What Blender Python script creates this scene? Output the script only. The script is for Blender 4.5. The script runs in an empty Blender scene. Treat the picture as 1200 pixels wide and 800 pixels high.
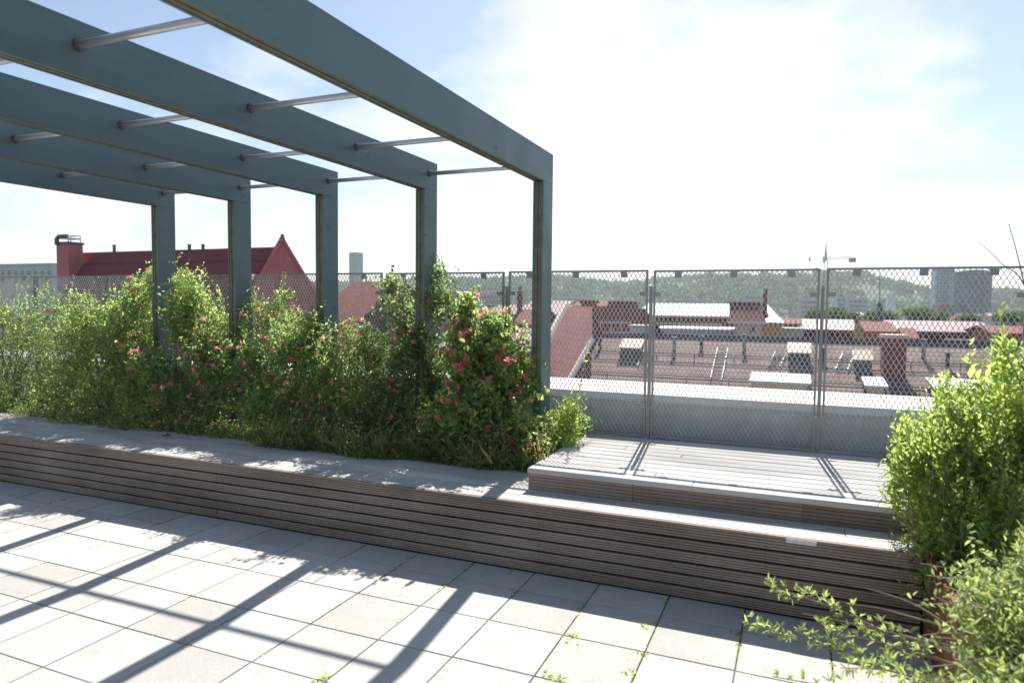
import bpy, math, random
import numpy as np
from mathutils import Vector, Matrix
from math import radians, sin, cos, pi
random.seed(7); rng = np.random.default_rng(7)
sc = bpy.context.scene
col = sc.collection
# ------------------------------------------------------------------ camera
FPX = 797.0
YAW, PIT, ROL, EYE = radians(22.65), radians(3.05), radians(.6), 1.6
def cam_rows():
    cy, sy, cp, sp, cr, sr = cos(YAW), sin(YAW), cos(PIT), sin(PIT), cos(ROL), sin(ROL)
    fw = np.array([-sy*cp, cy*cp, -sp]); rt = np.array([cy, sy, 0.]); up = np.cross(rt, fw)
    return np.array([cr*rt+sr*up, -sr*rt+cr*up, fw])
RC = cam_rows()
def at(px, py, Y):
    """world point seen at photo pixel (px,py), standing at distance Y in front of the terrace"""
    d = RC.T @ np.array([(px-600)/FPX, -(py-400)/FPX, 1.0])
    return np.array([0, 0, EYE]) + d*(Y/d[1])
def mpp(px, py, Y):
    """metres per photo pixel there"""
    p = at(px, py, Y) - np.array([0, 0, EYE])
    return float(RC[2] @ p)/FPX
cam = bpy.data.cameras.new('camera'); co = bpy.data.objects.new('camera', cam); col.objects.link(co)
cam.sensor_width = 36; cam.lens = FPX/1200*36; cam.clip_start = .05; cam.clip_end = 12000
M = Matrix.Identity(4)
for i in range(3):
    M[i][0], M[i][1], M[i][2] = RC[0][i], RC[1][i], -RC[2][i]
M[2][3] = EYE
co.matrix_world = M
cam.dof.use_dof = True; cam.dof.focus_distance = 5.6; cam.dof.aperture_fstop = 2.6
sc.camera = co
# ------------------------------------------------------------------ helpers
class MB:
    def __init__(s): s.v = []; s.f = []; s.t = []; s.smooth = False
    def add(s, vs, fs, tint=None):
        b = len(s.v); s.v += [tuple(map(float, p)) for p in vs]
        s.f += [tuple(b+i for i in f) for f in fs]
        s.t += [tint if tint is not None else .5]*len(fs)
    def box(s, x0, x1, y0, y1, z0, z1, tint=None):
        s.add([(x0,y0,z0),(x1,y0,z0),(x1,y1,z0),(x0,y1,z0),(x0,y0,z1),(x1,y0,z1),(x1,y1,z1),(x0,y1,z1)],
              [(0,3,2,1),(4,5,6,7),(0,1,5,4),(1,2,6,5),(2,3,7,6),(3,0,4,7)], tint)
    def bbox(s, x0, x1, y0, y1, z0, z1, b, tint=None):
        """box with chamfered top edges"""
        v = [(x0,y0,z0),(x1,y0,z0),(x1,y1,z0),(x0,y1,z0),(x0,y0,z1-b),(x1,y0,z1-b),(x1,y1,z1-b),(x0,y1,z1-b),
             (x0+b,y0+b,z1),(x1-b,y0+b,z1),(x1-b,y1-b,z1),(x0+b,y1-b,z1)]
        s.add(v, [(0,3,2,1),(0,1,5,4),(1,2,6,5),(2,3,7,6),(3,0,4,7),(4,5,9,8),(5,6,10,9),(6,7,11,10),(7,4,8,11),(8,9,10,11)], tint)
    def obox(s, c, ax, ay, az, tint=None):
        c, ax, ay, az = map(np.array, (c, ax, ay, az)); vs = []
        for k in (-1, 1):
            for i, j in ((-1,-1),(1,-1),(1,1),(-1,1)): vs.append(c+i*ax+j*ay+k*az)
        s.add(vs, [(0,3,2,1),(4,5,6,7),(0,1,5,4),(1,2,6,5),(2,3,7,6),(3,0,4,7)], tint)
    def poly(s, pts, tint=None): s.add(pts, [tuple(range(len(pts)))], tint)
    def prism(s, prof, x0, x1, tint=None):
        """(y,z) outline run along x"""
        n = len(prof)
        s.add([(x0,y,z) for y,z in prof]+[(x1,y,z) for y,z in prof],
              [(i,(i+1)%n,n+(i+1)%n,n+i) for i in range(n)]+[tuple(range(n-1,-1,-1)), tuple(range(n,2*n))], tint)
    def path(s, pts, rad, n=6, tint=None):
        pts = [np.array(p, float) for p in pts]; k = len(pts)
        if not hasattr(rad, '__len__'): rad = [rad]*k
        vs = []; up = np.array([.13,.21,1.]) if abs((pts[-1]-pts[0])[2]) < .9*np.linalg.norm(pts[-1]-pts[0]) else np.array([1.,.1,.05])
        for i in range(k):
            t = pts[min(i+1,k-1)]-pts[max(i-1,0)]; t = t/(np.linalg.norm(t)+1e-9)
            a = np.cross(t, up); a /= np.linalg.norm(a)+1e-9; b = np.cross(a, t)
            for j in range(n):
                th = 2*pi*j/n; vs.append(pts[i]+rad[i]*(cos(th)*a+sin(th)*b))
        fs = [(i*n+j, i*n+(j+1)%n, (i+1)*n+(j+1)%n, (i+1)*n+j) for i in range(k-1) for j in range(n)]
        fs += [tuple(range(n-1,-1,-1)), tuple((k-1)*n+j for j in range(n))]
        s.add(vs, fs, tint)
    def build(s, name, mat, parent=None, loc=None, base=None):
        """one mesh object; geometry is given in world space, stored about the thing's base"""
        b = np.array(base if base is not None else (BASE.get(parent.name, (0,0,0)) if parent else (0,0,0)), float)
        me = bpy.data.meshes.new(name)
        me.from_pydata([tuple(np.array(p)-b) for p in s.v], [], s.f)
        a = me.attributes.new('tint', 'FLOAT', 'FACE'); a.data.foreach_set('value', np.array(s.t, dtype=np.float32))
        if s.smooth:
            me.polygons.foreach_set('use_smooth', [len(f) == 4 for f in s.f])
        me.materials.append(mat); me.update()
        o = bpy.data.objects.new(name, me); col.objects.link(o)
        if parent: o.parent = parent; BASE[o.name] = tuple(b)
        if loc is not None: o.location = loc
        return o
BASE = {}
def tag(o, label=None, cat=None, group=None, kind=None):
    if label: o['label'] = label
    if cat: o['category'] = cat
    if group: o['group'] = group
    if kind: o['kind'] = kind
    return o
def thing(name, label, cat, base, group=None):
    o = bpy.data.objects.new(name, None); col.objects.link(o); o.empty_display_size = .2
    o.location = tuple(float(x) for x in base); BASE[o.name] = tuple(float(x) for x in base)
    return tag(o, label, cat, group)
def linked(mesh_obj, parent, loc, name=None):
    c = mesh_obj.copy(); col.objects.link(c); c.parent = parent; c.location = loc
    return c
def quads_mesh(name, V, Fq, tint, mat, parent=None, base=(0,0,0), smooth=False):
    V = np.asarray(V, dtype=np.float32) - np.asarray(base, dtype=np.float32)
    me = bpy.data.meshes.new(name); nF = len(Fq)
    me.vertices.add(len(V)); me.vertices.foreach_set('co', V.ravel())
    me.loops.add(nF*4); me.loops.foreach_set('vertex_index', np.asarray(Fq, dtype=np.int32).ravel())
    me.polygons.add(nF); me.polygons.foreach_set('loop_start', np.arange(0, nF*4, 4, dtype=np.int32))
    a = me.attributes.new('tint', 'FLOAT', 'FACE'); a.data.foreach_set('value', np.asarray(tint, dtype=np.float32))
    me.materials.append(mat); me.update(calc_edges=True); me.validate()
    o = bpy.data.objects.new(name, me); col.objects.link(o)
    if parent: o.parent = parent
    return o
# ------------------------------------------------------------------ materials
class NT:
    def __init__(s, name):
        s.m = bpy.data.materials.new(name); s.m.use_nodes = True; s.t = s.m.node_tree; s.t.nodes.clear()
        s.out = s.n('ShaderNodeOutputMaterial')
    def n(s, ty, **kw):
        x = s.t.nodes.new(ty)
        for k, v in kw.items():
            if k in x.inputs.keys() if hasattr(x.inputs, 'keys') else False: x.inputs[k].default_value = v
            else: setattr(x, k, v)
        return x
    def l(s, a, b): s.t.links.new(a, b)
    def bsdf(s, rough=.6, spec=.5, metal=0.):
        b = s.n('ShaderNodeBsdfPrincipled'); b.inputs['Roughness'].default_value = rough
        b.inputs['Specular IOR Level'].default_value = spec; b.inputs['Metallic'].default_value = metal
        s.l(b.outputs[0], s.out.inputs[0]); s.b = b; return b
    def coord(s, scale=(1,1,1), kind='Object'):
        c = s.n('ShaderNodeTexCoord'); m = s.n('ShaderNodeMapping'); m.inputs['Scale'].default_value = scale
        s.l(c.outputs[kind], m.inputs[0]); return m.outputs[0]
    def world(s, scale):
        c = s.n('ShaderNodeNewGeometry'); m = s.n('ShaderNodeMapping'); m.inputs['Scale'].default_value = scale
        s.l(c.outputs['Position'], m.inputs[0]); return m.outputs[0]
    def noise(s, vec, scale, detail=4., rough=.55):
        x = s.n('ShaderNodeTexNoise'); x.inputs['Scale'].default_value = scale; x.inputs['Detail'].default_value = detail
        x.inputs['Roughness'].default_value = rough; s.l(vec, x.inputs['Vector']); return x.outputs[0]
    def ramp(s, fac, stops):
        r = s.n('ShaderNodeValToRGB'); e = r.color_ramp.elements
        while len(e) < len(stops): e.new(.5)
        for el, (p, c) in zip(e, stops): el.position = p; el.color = (*c, 1) if len(c) == 3 else c
        s.l(fac, r.inputs[0]); return r.outputs[0]
    def attr(s, name='tint'):
        a = s.n('ShaderNodeAttribute', attribute_name=name); return a.outputs['Fac']
    def mix(s, fac, a, b, mode='MIX'):
        x = s.n('ShaderNodeMix', data_type='RGBA', blend_type=mode)
        for sock, v in ((x.inputs[0], fac), (x.inputs[6], a), (x.inputs[7], b)):
            if isinstance(v, (int, float)): sock.default_value = v
            elif isinstance(v, tuple): sock.default_value = (*v, 1)
            else: s.l(v, sock)
        return x.outputs[2]
    def bump(s, h, strength=.3, dist=.01):
        b = s.n('ShaderNodeBump'); b.inputs['Strength'].default_value = strength; b.inputs['Distance'].default_value = dist
        s.l(h, b.inputs['Height']); s.l(b.outputs[0], s.b.inputs['Normal'])
def simple(name, rgb, rough=.6, var=.15, scale=6., metal=0., spec=.5, tintvar=0., bump=0.):
    t = NT(name); t.bsdf(rough, spec, metal); v = t.coord()
    n = t.noise(v, scale, 5)
    lo = tuple(c*(1-var) for c in rgb); hi = tuple(min(1, c*(1+var)) for c in rgb)
    c = t.ramp(n, [(.3, lo), (.7, hi)])
    if tintvar:
        tv = t.ramp(t.attr(), [(0, (1-tintvar,)*3), (1, (1+tintvar,)*3)]); c = t.mix(1., c, tv, 'MULTIPLY')
    t.l(c, t.b.inputs['Base Color'])
    if bump: t.bump(n, bump, .01)
    return t.m
def m_painted():
    t = NT('blue_green_painted_timber'); t.bsdf(.42, .5); v = t.world((1, .12, 1))
    n1 = t.noise(v, 26, 6, .6); n2 = t.noise(t.world((1,1,1)), 2.2, 4)
    c = t.ramp(n1, [(.25, (.074, .128, .140)), (.75, (.106, .170, .180))])
    c = t.mix(.35, c, t.ramp(n2, [(.3, (.062, .110, .120)), (.7, (.130, .198, .206))]))
    vo = t.n('ShaderNodeTexVoronoi'); vo.inputs['Scale'].default_value = 5.5; t.l(t.world((1, .62, 1.25)), vo.inputs['Vector'])
    k = t.ramp(vo.outputs['Distance'], [(.05, (.7, .7, .7)), (.12, (0, 0, 0))])
    c = t.mix(k, c, (.035, .06, .066))
    st = t.ramp(t.noise(t.world((5, .9, .9)), 3.1, 7, .7), [(.54, (0, 0, 0)), (.74, (.5,)*3)]); c = t.mix(st, c, (.13, .165, .165)); t.l(c, t.b.inputs['Base Color'])
    rg = t.ramp(n2, [(.3, (.32,)*3), (.7, (.58,)*3)]); t.l(rg, t.b.inputs['Roughness'])
    t.bump(n1, .25, .003); return t.m
def m_core(): return simple('olive_core_strip', (.135, .13, .085), .7, .25, 18, bump=.2)  # olive tone on the narrow faces, unlike the blue green planks
def m_wood(name, a, b, tv=.35, sc_=(.6, 22, 22), rough=.75):
    t = NT(name); t.bsdf(rough, .3); v = t.coord(sc_)
    n1 = t.noise(v, 3.2, 7, .65); n2 = t.noise(t.coord((.8, 3, 3)), 1.3, 4)
    c = t.ramp(n1, [(.25, a), (.75, b)])
    c = t.mix(.4, c, t.ramp(n2, [(.35, tuple(x*.55 for x in a)), (.7, tuple(min(1, x*1.25) for x in b))]))
    c = t.mix(1., c, t.ramp(t.attr(), [(0, (1-tv, 1-tv*1.15, 1-tv*1.3)), (1, (1+tv, 1+tv, 1+tv))]), 'MULTIPLY')
    t.l(c, t.b.inputs['Base Color']); t.bump(n1, .3, .003); return t.m
def m_paver():
    t = NT('concrete_paver'); t.bsdf(.85, .3); v = t.coord()
    n = t.noise(v, 1.1, 6, .6); n2 = t.noise(v, 60, 4, .7); n3 = t.noise(v, 5, 6, .65)
    c = t.ramp(n, [(.3, (.40, .39, .37)), (.7, (.52, .51, .49))])
    c = t.mix(.35, c, t.ramp(n2, [(.3, (.36, .35, .33)), (.7, (.58, .57, .55))]))
    c = t.mix(1., c, t.ramp(t.attr(), [(0, (.82, .81, .79)), (1, (1.08, 1.075, 1.06))]), 'MULTIPLY')
    st = t.ramp(n3, [(.55, (0, 0, 0)), (.75, (.5,)*3)])
    c = t.mix(st, c, (.29, .28, .25))
    sp = t.ramp(t.noise(v, 22, 3, .6), [(.68, (0, 0, 0)), (.76, (.6,)*3)]); c = t.mix(sp, c, (.20, .19, .165)); t.l(c, t.b.inputs['Base Color']); t.bump(n2, .25, .002); return t.m
def m_leaf(name, dark, mid, light, trans=.5, rough=.42):
    t = NT(name); a = t.attr()
    c = t.ramp(a, [(0, dark), (.5, mid), (.93, light), (1., tuple(min(1, x*1.35) for x in light))])
    p = t.n('ShaderNodeBsdfPrincipled'); p.inputs['Roughness'].default_value = rough; p.inputs['Specular IOR Level'].default_value = .5
    t.l(c, p.inputs['Base Color'])
    tr = t.n('ShaderNodeBsdfTranslucent'); hs = t.n('ShaderNodeHueSaturation'); hs.inputs['Value'].default_value = 2.4
    hs.inputs['Hue'].default_value = .485; hs.inputs['Saturation'].default_value = 1.0
    t.l(c, hs.inputs['Color']); t.l(hs.outputs[0], tr.inputs[0])
    mx = t.n('ShaderNodeMixShader'); mx.inputs[0].default_value = trans
    t.l(p.outputs[0], mx.inputs[1]); t.l(tr.outputs[0], mx.inputs[2]); t.l(mx.outputs[0], t.out.inputs[0]); return t.m
def m_corten():
    t = NT('rusty_weathering_steel'); t.bsdf(.8, .3); v = t.coord((1, 1, .5))
    n = t.noise(v, 7, 7, .65)
    c = t.ramp(n, [(.3, (.11, .04, .02)), (.55, (.20, .07, .03)), (.75, (.27, .11, .05))])
    t.l(c, t.b.inputs['Base Color']); t.bump(n, .2, .003); return t.m
def m_roof(name, a, b, period, axis='y', rough=.45, depth=.35, spec=.5, seam=None):
    """tiled / ribbed roof: courses run along x, spaced along the slope"""
    t = NT(name); t.bsdf(rough, spec)
    c0 = t.n('ShaderNodeTexCoord'); sp = t.n('ShaderNodeSeparateXYZ'); t.l(c0.outputs['Object'], sp.inputs[0])
    def saw(sock, per):
        d = t.n('ShaderNodeMath', operation='DIVIDE'); t.l(sock, d.inputs[0]); d.inputs[1].default_value = per
        f = t.n('ShaderNodeMath', operation='FRACT'); t.l(d.outputs[0], f.inputs[0]); return f.outputs[0]
    s1 = saw(sp.outputs[1 if axis == 'y' else 0], period)
    n = t.noise(t.coord(), 1.4, 6, .6)
    c = t.ramp(n, [(.3, a), (.7, b)])
    n2 = t.noise(t.coord((1, 2, 2)), 9, 4, .6)
    c = t.mix(.4, c, t.ramp(n2, [(.3, tuple(x*.6 for x in a)), (.7, tuple(min(1, x*1.2) for x in b))]))
    line = t.ramp(s1, [(0, (1-depth,)*3), (.14, (1-depth,)*3), (.22, (1, 1, 1)), (1, (1, 1, 1))])
    c = t.mix(1., c, line, 'MULTIPLY')
    t.l(c, t.b.inputs['Base Color']); t.bump(s1, .6, .04); return t.m
MT = {}
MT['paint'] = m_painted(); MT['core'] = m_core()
MT['slat'] = m_wood('oiled_hardwood_slat', (.188, .142, .118), (.355, .28, .238), .22)
MT['top'] = m_wood('weathered_deck_board', (.42, .40, .385), (.60, .58, .565), .10)
MT['dark'] = simple('shadow_gap_timber', (.02, .016, .013), .9)
MT['paver'] = m_paver()
MT['sand'] = simple('jointing_sand', (.20, .165, .125), .95, .35, 25)
MT['galv'] = simple('galvanised_steel', (.52, .53, .53), .5, .14, 9, metal=.35)
MT['rail'] = simple('dull_grey_steel', (.30, .30, .305), .5, .15, 9, metal=.4)
MT['rod'] = simple('brushed_steel_tube', (.56, .56, .58), .36, .08, 4, metal=.55)
MT['flange'] = simple('dark_steel_flange', (.09, .10, .105), .5, .2, 30, metal=.3)
MT['wall'] = simple('grey_sheet_metal_wall', (.40, .43, .43), .5, .1, 2.5, spec=.45)
MT['cap'] = simple('pale_sheet_metal_cap', (.52, .52, .51), .5, .08, 3, spec=.5)
MT['soil'] = simple('dark_soil', (.055, .036, .026), .95, .4, 18, bump=.6)
MT['corten'] = m_corten()
MT['plate'] = simple('worn_white_plate', (.62, .62, .60), .5, .12, 30)
MT['leaf_small'] = m_leaf('small_green_leaf', (.072, .125, .046), (.145, .225, .072), (.29, .36, .12), .6)
MT['leaf_honey'] = m_leaf('honeysuckle_leaf', (.070, .125, .048), (.140, .225, .074), (.31, .37, .12), .6)
MT['leaf_dark'] = m_leaf('dark_green_leaf', (.058, .104, .046), (.112, .180, .066), (.24, .30, .11), .56, .38)
MT['leaf_lime'] = m_leaf('lime_green_leaf', (.11, .185, .050), (.205, .295, .080), (.37, .42, .11), .64)
MT['leaf_grey'] = m_leaf('grey_green_leaf', (.09, .145, .05), (.17, .235, .078), (.32, .38, .12), .54)
MT['weed'] = m_leaf('dry_weed_blade', (.105, .15, .055), (.19, .24, .088), (.36, .35, .15), .58)
MT['petal'] = m_leaf('pink_petal', (.52, .08, .13), (.64, .22, .25), (.76, .58, .42), .5)
MT['twig'] = simple('brown_twig', (.19, .145, .11), .8, .3, 20)
MT['redtwig'] = simple('reddish_bark', (.17, .075, .06), .75, .3, 20)
MT['roof_brown'] = m_roof('brown_tile_roof', (.225, .155, .14), (.39, .28, .25), .36, rough=.85, depth=.72, spec=.12)
MT['roof_red'] = m_roof('red_sheet_roof', (.19, .055, .060), (.245, .075, .080), .62, rough=.75, depth=.25, spec=.15)
MT['roof_redtile'] = m_roof('maroon_tile_roof', (.24, .075, .07), (.33, .115, .10), .42, rough=.8, depth=.35, spec=.15)
MT['roof_pale'] = m_roof('pale_red_sheet_roof', (.30, .13, .115), (.42, .21, .185), .9, axis='x', rough=.33, depth=.2, spec=.8)  # pale pinkish red sheet with a low roughness
MT['roof_glare'] = simple('glare_pale_roof', (.62, .60, .59), .3, .1, .6, spec=.8)  # sun glare on red metal put into the pale base colour
MT['red_metal'] = simple('brightened_red_sheet', (.47, .165, .165), .7, .12, 1.5, spec=.2)  # the roof's red made lighter, so the gable reads as lit
MT['brick'] = simple('red_brick', (.21, .062, .055), .85, .25, 3)
MT['orange'] = simple('orange_render', (.48, .16, .06), .85, .15, 2)
MT['cream'] = simple('cream_render', (.62, .53, .40), .85, .1, 1.2)
MT['ochre'] = simple('ochre_render', (.50, .30, .11), .85, .12, 1.2)
MT['darkred'] = simple('dark_red_facade', (.16, .058, .052), .8, .2, 1.2)
MT['white'] = simple('white_painted_trim', (.72, .71, .69), .6, .06, 2)
MT['beige'] = simple('pale_sunlit_sheet', (.56, .42, .30), .6, .1, 1.5, spec=.3)
MT['verge'] = simple('pale_verge_board', (.50, .40, .36), .6, .1, 2)
MT['bluegrey'] = simple('blue_grey_cabinet', (.33, .42, .44), .5, .1, 2)
MT['greywall'] = simple('pale_grey_facade', (.46, .48, .47), .7, .1, .5)
MT['glass'] = simple('dark_window_glass', (.05, .065, .075), .08, .2, .8, spec=.9)
MT['teal'] = simple('teal_glass_cladding', (.045, .135, .155), .6, .2, .06, spec=.1)
MT['band'] = simple('dark_window_band', (.035, .065, .075), .6, .2, .3, spec=.1)
MT['teal_light'] = simple('pale_teal_glass_cladding', (.22, .34, .35), .5, .15, .06, spec=.2)
MT['steel_dark'] = simple('dark_painted_steel', (.10, .10, .11), .5, .2, 2)
MT['crane'] = simple('pale_crane_steel', (.24, .26, .27), .6, .1, 1)
MT['ground'] = simple('city_ground', (.11, .12, .10), .95, .4, .02)
MT['hill'] = simple('wooded_hill_ground', (.045, .075, .03), .95, .3, .01)
MT['forest'] = m_leaf('far_woodland', (.036, .080, .030), (.062, .125, .045), (.10, .17, .06), .2, .8)
MT['tree'] = m_leaf('broad_tree_leaf', (.030, .062, .018), (.065, .11, .025), (.115, .16, .035), .35, .6)
# ------------------------------------------------------------------ the terrace
B = MB()
TP, X0, Y0 = .399, -.203, 3.083
for i in range(-24, 5):
    for j in range(-8, 3):
        xa, ya = X0+i*TP, Y0+(j-1)*TP
        if ya > 3.7: continue
        yb = min(ya+TP, 3.755)
        dz = random.uniform(-.0012, .0012); g = .0031
        B.bbox(xa+g+random.uniform(0,.001), xa+TP-g, ya+g, yb-g+random.uniform(-.001,0), -.045, dz, .0022, random.betavariate(2.5, 1.6))
pav = B.build('paving', MT['paver']); tag(pav, 'pale square concrete pavers laid in a grid on the terrace', 'paving', kind='structure')
B = MB(); B.box(-9.9, 2.2, -2.4, 5.5, -.35, -.0125); s_ = B.build('floor_bed', MT['sand']); tag(s_, 'sand bed in the paving joints', 'ground', kind='structure')
B = MB(); B.box(-10.2, 3.2, -2.6, 5.52, -22, -.36)
tag(B.build('terrace_base', MT['greywall']), 'building carrying the roof terrace', 'building', kind='structure')
# ---- timber bench
FY, ZB, ZU, XE, XS = 3.742, .418, .555, .60, -1.565
def slat_profile(y, z0, z1, d=.026, n=3):
    """board standing on edge, face towards -y with grooves"""
    pr = [(y+d, z1), (y+.003, z1), (y, z1-.003)]; h = z1-z0
    for k in range(n):
        zc = z1-h*(k+1)/(n+1); w = .0030
        pr += [(y, zc+w), (y+.006, zc+w*.6), (y+.006, zc-w*.6), (y, zc-w)]
    pr += [(y, z0+.003), (y+.003, z0), (y+d, z0)]
    return pr
def joints(x0, x1, first, pitch):
    xs = [x0]; x = first
    while x < x1-.3:
        if x > x0+.2: xs.append(x)
        x += pitch
    return xs+[x1]
bench = thing('timber_bench', 'long low bench faced with dark grooved timber slats along the planted bed', 'bench', (-3.2, FY, 0))
B = MB(); jx = joints(-9.6, XE, -9.0, 1.27)
for r in range(6):
    z1 = ZB-.022-r*.0665 if r else ZB-.0005
    z0 = ZB-.022-(r+1)*.0665+.013
    for a, b in zip(jx[:-1], jx[1:]):
        B.prism(slat_profile(FY+random.uniform(-.0012,.0012), z0, z1, n=4 if r == 0 else 3), a+.0006, b-.0006, .35+.3*random.random())
B.build('front_slats', MT['slat'], bench)
B = MB(); B.box(-9.6, XE-.01, FY+.03, FY+.05, .005, ZB-.03); B.box(-9.6, XE-.01, FY+.05, 4.40, .005, ZB-.035)
B.box(XS+.01, XE-.01, 4.40, 5.3, .005, ZB-.035)
B.build('bench_frame', MT['dark'], bench)
B = MB(); y = FY+.0285; k = 0
while y < 4.40:
    w = .118; xr = XE if y < 4.07 else XS-.004
    off = random.uniform(0, 1.2)
    for a, b in zip(*(lambda q: (q[:-1], q[1:]))(joints(-9.6, xr, -9.4+off, 2.4))):
        z = ZB+random.uniform(-.0007, .0007)
        B.bbox(a+.001, b-.001, y+.0015, y+w-.0015, ZB-.03, z, .002, random.random())
    y += w+.002
B.build('seat_boards', MT['top'], bench)
p0, p1 = at(921, 634, FY-.004), at(957, 640, FY-.004)
B = MB(); B.box(p0[0], p1[0], FY-.0045, FY-.0015, p1[2]-.0, p1[2]+.022); B.build('label_plate', MT['plate'], bench)
# ---- raised step
step = thing('raised_timber_step', 'raised timber platform step in front of the mesh fence', 'step', (-.5, 4.04, ZB))
SY = 4.04
B = MB(); js = joints(XS, XE, XS+.68, .95)
B2 = MB()
for a, b in zip(js[:-1], js[1:]):
    B.prism(slat_profile(SY+.006, ZB+.002, ZU-.034, n=4), a+.0012, b-.0012, random.random())
B.build('front_slats', MT['slat'], step)
y = SY-.004
while y < 5.36:
    off = random.uniform(.3, 1.2)
    for a, b in zip(*(lambda q: (q[:-1], q[1:]))(joints(XS-.004, XE, XS+off, 1.9))):
        B2.bbox(a+.001, b-.001, y+.002, y+.118-.002, ZU-.032, ZU+random.uniform(-.0008,.0008), .0035, random.random())
    y += .120
B2.build('top_boards', MT['top'], step)
B = MB(); B.box(XS, XS+.026, SY+.034, 5.44, ZB-.02, ZU-.034, .4); B.build('side_board', MT['slat'], step)
B = MB(); B.box(XS+.03, XE-.01, SY+.04, 5.44, ZB+.004, ZU-.037); B.build('step_frame', MT['dark'], step)
# ---- parapet
PY, PZ = 5.49, .89
par = thing('parapet_wall', 'grey sheet metal parapet with a wide pale cap behind the mesh fence', 'parapet', (-3, PY, 0))
B = MB(); B.box(-10.2, 3.2, PY+.02, PY+.84, -.3, PZ-.062); B.build('wall', MT['wall'], par)
B = MB()
for a, b in zip(*(lambda q: (q[:-1], q[1:]))(joints(-10.2, 3.2, -9.35, 2.0))):
    B.prism([(PY, PZ-.06), (PY, PZ-.004), (PY+.004, PZ), (PY+.86, PZ+.004), (PY+.86, PZ-.06)], a, b-.004)
B.build('cap', MT['cap'], par)
# ---- planted bed
B = MB(); nx, ny = 90, 12
vs = []; 
for j in range(ny+1):
    for i in range(nx+1):
        x = -9.6+(XS-.003+9.6)*i/nx; y = 4.405+(PY-.0+.015-4.405)*j/ny
        vs.append((x, y, .375+.03*sin(x*3.1+y*5)*sin(y*7+x)+random.uniform(-.012, .012)))
B.add(vs, [(j*(nx+1)+i, j*(nx+1)+i+1, (j+1)*(nx+1)+i+1, (j+1)*(nx+1)+i) for j in range(ny) for i in range(nx)])
tag(B.build('soil', MT['soil']), 'dark soil of the planted bed behind the bench', 'soil', kind='structure')
# ---- corten planter at the right
pl = thing('steel_planter', 'rusty brown steel planter box at the end of the bench', 'planter', (1.5, 3.6, 0))
PX0, PX1, PY0, PY1, PH = .615, 2.15, 1.75, 5.36, .43
B = MB(); w = .006
B.box(PX0, PX0+w, PY0, PY1, .001, PH); B.box(PX1-w, PX1, PY0, PY1, .001, PH)
B.box(PX0+w, PX1-w, PY0, PY0+w, .001, PH); B.box(PX0+w, PX1-w, PY1-w, PY1, .001, PH)
for yy in (2.65, 3.55, 4.45): B.box(PX0-.0015, PX0, yy-.002, yy+.002, .002, PH-.002)
B.box(PX0+w, PX0+w+.03, PY0+w, PY1-w, PH-.005, PH)
B.build('box', MT['corten'], pl)
B = MB(); B.box(PX0+.04, PX1-w-.002, PY0+w+.002, PY1-w-.002, .05, PH-.05); B.build('soil_fill', MT['soil'], pl)
# ------------------------------------------------------------------ pergola
BX = [-1.802, -2.838, -3.857, -4.874, -5.872]      # right-hand face of each frame
TH, YN, YB_, ZT, ZL = .085, 4.912, 5.12, 2.782, 2.548
YF = -.35
per = thing('pergola', 'blue green painted timber pergola of five frames joined by steel tubes', 'pergola', (-3.8, 2.4, 0))
b0 = np.array(BASE[per.name])
def member(a0, a1, axis, name, parent, loc):
    """two planks with a recessed core strip between; local space"""
    W = (YB_-YN) if axis == 'z' else (ZT-ZL)
    B = MB(); C_ = MB(); t = .013; g = .0035; mid = -TH/2
    if axis == 'y':
        for xa, xb in ((-TH, -TH+t), (-t, 0)):
            B.box(xa, xb, a0, a1, 0, W, .5)
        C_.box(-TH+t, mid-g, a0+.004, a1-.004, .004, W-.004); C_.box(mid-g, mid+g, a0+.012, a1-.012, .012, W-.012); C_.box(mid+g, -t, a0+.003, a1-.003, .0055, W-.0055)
    else:
        for xa, xb in ((-TH, -TH+t), (-t, 0)):
            B.box(xa, xb, 0, W, a0, a1, .5)
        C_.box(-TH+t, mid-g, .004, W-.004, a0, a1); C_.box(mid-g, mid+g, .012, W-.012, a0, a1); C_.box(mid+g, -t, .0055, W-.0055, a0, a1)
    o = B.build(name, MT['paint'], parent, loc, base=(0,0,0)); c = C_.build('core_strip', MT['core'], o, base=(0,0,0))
    return o, c
def place(pair, loc):
    o = pair[0].copy(); col.objects.link(o); o.parent = per; o.location = loc
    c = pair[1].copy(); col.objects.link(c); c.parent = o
    return o
beam0 = post0 = rear0 = None
for i, x in enumerate(BX):
    lb = Vector((x, 0, ZL))-Vector(b0); lp = Vector((x, YN, 0))-Vector(b0); lr = Vector((x, YF, 0))-Vector(b0)
    if i == 0:
        beam0 = member(YF, YB_, 'y', 'beam', per, lb)
        post0 = member(.36, ZL-.002, 'z', 'post', per, lp)
        rear0 = member(.0, ZL-.002, 'z', 'post', per, lr)
    else:
        place(beam0, lb); place(post0, lp); place(rear0, lr)
rod0 = None
for i in range(4):
    for yy in (1.0, 2.0, 2.985, 3.975, 4.985):
        xa, xb = BX[i+1], BX[i]-TH
        loc = Vector((xa, yy, 2.678))-Vector(b0)
        if rod0 is None:
            B = MB(); B.smooth = True; B.path([(0,0,0), (xb-xa,0,0)], .0172, 16)
            rod0 = B.build('steel_tube', MT['rod'], per, loc, base=(0,0,0))
            B = MB(); B.smooth = True; B.path([(.0005,0,0), (.016,0,0)], .026, 16)
            fl0 = B.build('flange', MT['flange'], rod0, base=(0,0,0)); fl1 = linked(fl0, rod0, (xb-xa-.0165,0,0))
        else:
            r = rod0.copy(); col.objects.link(r); r.parent = per; r.location = loc
            r.scale = ((xb-xa)/(BX[0]-TH-BX[1]), 1, 1)
            for q in (fl0, fl1):
                c = q.copy(); col.objects.link(c); c.parent = r
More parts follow.
